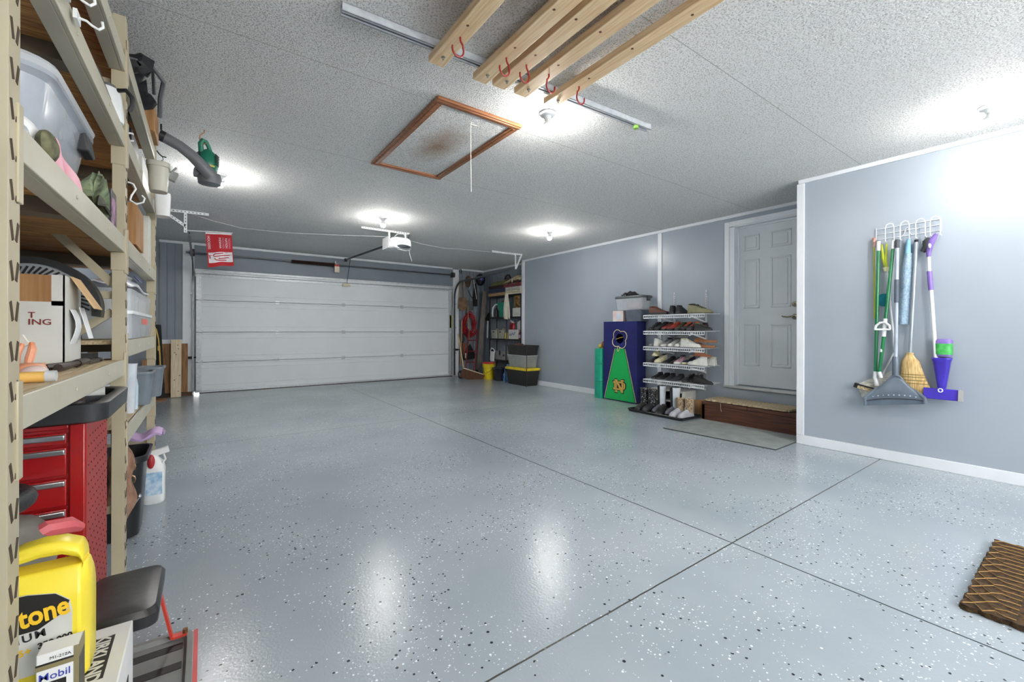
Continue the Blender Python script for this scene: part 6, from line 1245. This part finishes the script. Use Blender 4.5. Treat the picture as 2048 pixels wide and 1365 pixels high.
t = thing('blue_bag', 'blue and white plastic bag on the floor between the black pail and the totes', 'bag', (5.215, 7.42, 0)); b = MB(); b.loft([[V((.05*s_*math.cos(a*.5236)*(1+.15*math.sin(a*3)), .075*s_*math.sin(a*.5236)+dy, z)) for a in range(12)] for z, s_, dy in ((0,.9,.03),(.05,1.3,.02),(.14,1.15,.03),(.2,.8,.01),(.28,1.0,-.01),(.37,.7,-.04))]); b.obj('bag_body', M('blue_print_bag', (34,112,200), .35, col2=(150,196,232), vs=11), t)
t = thing('storage_tub', 'black storage tub with yellow lid on the floor, bottom of the stack', 'tub', (5.21, 6.875, 0)); b = MB(); b.ring_box([(0,.28,.60),(.01,.29,.62),(.30,.34,.70)], .03, k=4); b.obj('tub_body', M('black_tub_plastic', (38,37,34), .45), t); b = MB(); b.ring_box([(.30,.35,.72),(.325,.365,.74),(.345,.35,.72),(.350,.32,.69)], .03, k=4); b.obj('tub_lid', ylw, t)
for k in range(6): b = MB(); b.ell((-.165,-.3+.12*k,.345),(.018,.03,.012),8,6); b.obj('lid_lug', ylw, t)
t = thing('clear_tub', 'cloudy grey tub in the middle of the tub stack', 'tub', (5.21, 6.875, .3585)); b = MB(); b.ring_box([(0,.27,.56),(.22,.31,.64),(.225,.32,.65)], .03, k=4); b.obj('tub_body', M('cloudy_plastic', (150,154,150), .4, var=.1), t); b = MB(); b.ring_box([(.2255,.325,.66),(.238,.325,.66)], .03, k=4); b.obj('tub_rim', M('pale_grey_rim', (186,190,188), .4), t)
t = thing('black_tub', 'black tub on top of the tub stack near the recess', 'tub', (5.21, 6.875, .598)); b = MB(); b.ring_box([(0,.29,.60),(.17,.32,.66),(.172,.335,.68),(.195,.335,.68),(.195,.31,.65),(.03,.27,.58)], .03, k=4); b.obj('tub_body', M('black_tub_plastic', (38,37,34), .45), t); b = MB(); b.ell((0,.1,.16),(.1,.16,.07),10,7); b.obj('tub_contents', M('dark_contents', (58,44,40), .7, col2=(170,100,80), vs=7), t)
t = thing('pry_bar', 'black bar leaning on the near corner of the tub stack', 'bar', (5.02, 6.49, 0)); b = MB(); b.tube([(-.01,-.005,.0),(.0,.0,.6),(.02,.0,.74),(.035,-.0,.80)], [.007,.007,.011,.013], 8); b.obj('bar', blackm, t)
# hand truck with pusher blade
t = thing('hand_truck', 'red hand truck with black wheels standing in the far corner', 'hand truck', (5.14, 8.46, 0)); rdp = M('dark_red_tube', (122,30,36), .4)
for x in (-.12, .12): b = MB(); b.tube([(x-.25,-.02,.10),(x-.12,.12,.55),(x+.06,.36,1.1)], .016, 8); b.obj('frame_tube', rdp, t)
for k, f in enumerate((.25,.5,.75)): b = MB(); b.tube([(-.37+.29*f,.35*f-.02,.10+1.0*f),(-.13+.29*f,.35*f-.02,.10+1.0*f)], .012, 6); b.obj('cross_bar', rdp, t)
for x in (-.46, -.08):
    b = MB(); b.cyl((x-.03,.0,.095),(x+.03,.0,.095),.092,n=20); b.obj('wheel', M('rubber_wheel', (26,26,28), .6), t)
    b = MB(); b.cyl((x-.034,.0,.095),(x-.03,.0,.095),.04,n=14); b.obj('hub', M('hub_grey', (120,120,122), .4), t)
b = MB(); b.tube([(-.46,.0,.095),(-.08,.0,.095)], .012, 8); b.obj('axle', dark, t)
t = thing('snow_pusher', 'brown wide pusher blade with a cream pole in the far right corner', 'pusher', (4.80, 8.17, 0)); brn = wood('worn_brown_board', (78,54,44), (126,88,66), 0, .6)
b = MB(); b.grid(lambda u, v: (-.25+.48*u, -.03+.14*v-.12*u, .24-.16*u-.19*v*(1) + .13*(1-u)*v*0 + .02), 10, 6, .015); b.obj('blade', brn, t)
b = MB(); b.beam((-.25,-.035,.27),(.20,-.148,.118),.02,.018); b.obj('blade_edge', M('cream_edge', (206,190,160), .6), t)
b = MB(); b.cyl((-.22,-.0,.29),(-.19,.3,1.0),.014,n=10); b.obj('pole', M('cream_pole', (206,180,134), .5), t)
# hanging garden tools on the wall right of the garage door
yw_ = DY + .0
def GX(px): return 4.85 + (px - 917) * .01293
ash = wood('ash_handle', (150,114,82), (190,152,116), 2, .5)
def gz(py): return 1.097 + (660 - py) * .01195
def htool(nm, lab, cat, px0, py0, px1, py1, r=.014, y=-.05, mt=None):
    t = thing(nm, lab, cat, (GX(px0), yw_, gz(py0))); b = MB(); b.cyl((0,y,0),(GX(px1)-GX(px0),y-.0,gz(py1)-gz(py0)),r,n=10); b.obj('tool_handle', mt or ash, t); return t, GX(px1)-GX(px0), gz(py1)-gz(py0)
rust = M('rusty_blade', (112,84,62), .6, col2=(140,112,86), vs=8); gbl = M('grey_blade', (110,112,112), .45, metal=.4)
t, dx, dz = htool('shovel', 'long handled shovel with rusty blade hanging beside the garage door', 'shovel', 922, 562, 921, 596); b = MB(); b.prism([(-.1,0),(.12,0),(.13,-.26),(.03,-.33),(-.12,-.26)], 0, .006, frame((dx+.06,-.075,dz),(1,0,0),(0,0,1))); b.obj('blade', rust, t, bev=.002)
t, dx, dz = htool('spade', 'long handled spade with grey blade hanging next to the rusty shovel', 'shovel', 929, 560, 931, 600); b = MB(); b.prism([(-.05,-.0),(.19,-.03),(.2,-.24),(.02,-.26),(-.05,-.2)], 0, .006, frame((dx+.04,-.06,dz),(1,0,0),(0,0,1))); b.obj('blade', gbl, t, bev=.002)
t = thing('wall_hook', 'black wall hook above the shovels beside the garage door', 'hook', (GX(924), yw_, gz(545))); b = MB(); b.tube([(0,.02,.08),(0,-.01,.08),(-.02,-.02,.0),(0,-.05,-.05),(.02,-.04,.02),(.015,-.02,.07)], .008, 6); b.obj('hook', blackm, t)
t = thing('bow_saw', 'silver framed bow saw hanging above the red hose', 'saw', (GX(944), yw_, gz(560))); b = MB(); b.tube([(0,-.12,.08),(-.03,-.12,-.1),(-.08,-.12,-.22)], .008, 6); b.tube([(0,-.12,.08),(.04,-.12,.02),(.12,-.12,-.38),(.13,-.12,-.46)], .009, 6); b.obj('saw_frame', M('pale_steel_tube', (186,182,170), .35, metal=.5), t); b = MB(); b.tube([(-.1,-.12,-.25),(-.03,-.12,-.4),(.04,-.12,-.44),(.13,-.12,-.46)], .008, 6); b.obj('saw_blade', M('dark_blade', (40,44,52), .4, metal=.6), t)
t = thing('canvas_bag', 'brown canvas bag hanging behind the bow saw', 'bag', (GX(940), yw_, gz(556))); b = MB(); b.ell((0,-.03,-.08),(.08,.03,.14),12,8); b.obj('bag_body', M('brown_canvas', (82,66,50), .9), t); b = MB(); b.ell((.04,-.055,.0),(.03,.02,.05),8,6); b.obj('bag_flap', M('tan_leather', (140,92,60), .7), t)
t = thing('helmet', 'black and blue cap hanging beside the blankets', 'helmet', (GX(962), yw_, gz(558))); b = MB(); b.ell((0,-.13,0),(.12,.12,.15),16,10); b.obj('helmet_shell', M('black_helmet', (24,24,34), .25), t); b = MB(); b.ell((-.03,-.25,.0),(.05,.012,.04),8,6); b.obj('helmet_badge', M('blue_badge', (70,74,150), .4), t)
t = thing('garden_hose', 'coiled red hose hanging on the wall of the far corner', 'hose', (GX(941), yw_, gz(648))); b = MB(); pts = []
for k in range(330):
    a = k*.19; r = .75+.25*math.sin(k*.37)*math.cos(k*.11); pts.append((.19*r*math.cos(a)+.02*math.sin(k*.05), -.06-.03*math.sin(k*.73), .32*r*math.sin(a)-.02))
b.tube(pts, .0125, 6); b.obj('hose_coil', M('red_rubber_hose', (150,20,30), .3), t)
t, dx, dz = htool('garden_rake', 'wooden handled rake with a wide black fan head, head down', 'rake', 934, 612, 938, 690, .012, -.145); b = MB(); b.prism([(-.01,.02),(.01,.02),(.17,-.26),(.15,-.33),(-.16,-.36),(-.19,-.30)], 0, .012, frame((dx,-.15,dz),(1,0,0),(0,0,1))); b.obj('rake_fan', M('black_fan', (24,25,24), .5), t); b = MB(); b.rbox(-.06,.06,(.05,.004),(.05,.004),.001,c=(dx-.11,-.166,dz-.25)); b.obj('rake_label', M('pale_green_label', (176,200,186), .5), t)
t, dx, dz = htool('hanging_fork', 'wooden handled tool with orange grip standing left of the red hose', 'garden tool', 924, 640, 921, 730, .017, -.10); b = MB(); b.tube([(.03,-.1,-.32),(.05,-.1,-.40),(.06,-.1,-.48),(.03,-.1,-.54),(-.01,-.1,-.5),(-.0,-.1,-.4),(.03,-.1,-.32)], .014, 6); b.obj('d_grip', blackm, t); b = MB(); b.beam((.06,-.08,-.55),(.09,-.08,-.92),.06,.012,up=(0,1,0)); b.obj('orange_blade', M('orange_brown_blade', (170,84,54), .5), t)
t, dx, dz = htool('snow_shovel', 'snow shovel with white pole and black blade, blade up', 'shovel', 970, 640, 969, 676, .015, -.3, whitep); b = MB(); b.prism([(-.06,.0),(.05,.0),(.05,.17),(-.0,.19),(-.08,.05)], 0, .012, frame((0,-.31,-.02),(1,0,0),(0,0,1))); b.obj('blade', M('black_blade', (34,36,30), .5), t)
t = thing('grey_plank', 'tall weathered grey plank standing beside the black shelving', 'plank', (5.40, 8.66, 0)); b = MB(); b.box((.0,.1,1.02),(.12,.02,2.03),(4,3,0)); b.obj('plank', wood('weathered_plank', (96,90,84), (136,128,120), 2, .7), t)
t = thing('hanging_bag', 'black bag hanging between the bow saw and the grey plank', 'bag', (GX(955), yw_, gz(570))); b = MB(); b.loft([[V((w*math.cos(a*.5236), -.04+.03*math.sin(a*.5236), z)) for a in range(12)] for z, w in ((.05,.01),(-.1,.04),(-.3,.07),(-.5,.06))]); b.obj('bag_body', M('black_cloth', (22,23,26), .8), t)
# ---------------------------------------------------------------- left far corner: lumber
lp = wood('pale_pine', (206,186,152), (230,214,184), 2, .6)
t = thing('pine_plank', 'pale pine board leaning upright on the wall left of the garage door', 'board', (-.366, 8.70, 0), rot=(-5.0,0,0)); b = MB(); b.bb((-.066,-.02,.004),(.066,.018,.93)); b.obj('board', lp, t, bev=.002)
b = MB()
for x, z in ((.02,.84),(-.02,.72),(.0,.69),(.03,.78),(.045,.35),(-.02,.28),(.03,.10)): b.lathe([(.008,0),(.008,.001)], (x,-.0205,z), 8, Matrix.Rotation(R(90),3,'X'))
b.obj('knots', M('wood_knot', (98,62,40), .6), t)
t = thing('plywood_sheet', 'brown plywood sheet leaning on the wall behind the pine board', 'sheet', (-.40, 8.87, 0), rot=(-4.0,0,0)); b = MB(); b.bb((-.18,-.012,.06),(.18,.012,.86)); b.obj('sheet', wood('brown_plywood', (122,84,52), (166,124,82), 2, .7), t)
t = thing('timber_block', 'dark timber block on the floor under the plywood sheet', 'block', (-.32, 8.86, 0)); b = MB(); b.bb((-.24,-.045,0),(.16,.05,.055)); b.obj('block', wood('dark_timber', (62,42,32), (90,64,46), 0, .8), t, bev=.002)
t = thing('brown_offcut', 'reddish brown board lying on the floor in the left far corner', 'board', (-.60, 8.50, 0)); b = MB(); b.bb((-.16,-.12,0.0005),(.12,.10,.02)); b.obj('board', wood('red_brown_board', (136,88,60), (170,118,84), 0, .7), t)
t = thing('rolled_mat', 'black rolled mat leaning upright in the left far corner', 'mat', (-.535, 8.66, 0)); b = MB(); b.tube([(.0,.0,.022),(-.035,.12,.55),(-.07,.25,1.16)], .04, 14); b.obj('roll', M('black_foam', (36,36,38), .8, bump=.3, bs=120), t)
t = thing('brown_post', 'brown timber post standing behind the rack in the left far corner', 'post', (-.72, 8.74, 0)); b = MB(); b.bb((-.06,-.04,.0),(.05,.04,.62)); b.obj('post', wood('brown_timber_post', (150,106,70), (184,140,98), 2, .7), t)
t = thing('blue_glove', 'blue glove with a yellow strap hanging on the far rack upright', 'glove', (-.258, 3.66, .83)); b = MB(); b.ell((.02,.03,0),(.022,.04,.028),10,7); b.obj('glove_body', M('denim_blue', (74,92,128), .8), t); b = MB(); b.tube([(.0,.0,.27),(.012,.01,.2),(.018,.02,.1),(.02,.03,.02)], .004, 6); b.box((.014,.012,.14),(.012,.02,.03)); b.obj('strap', M('yellow_strap', (170,140,60), .6), t)
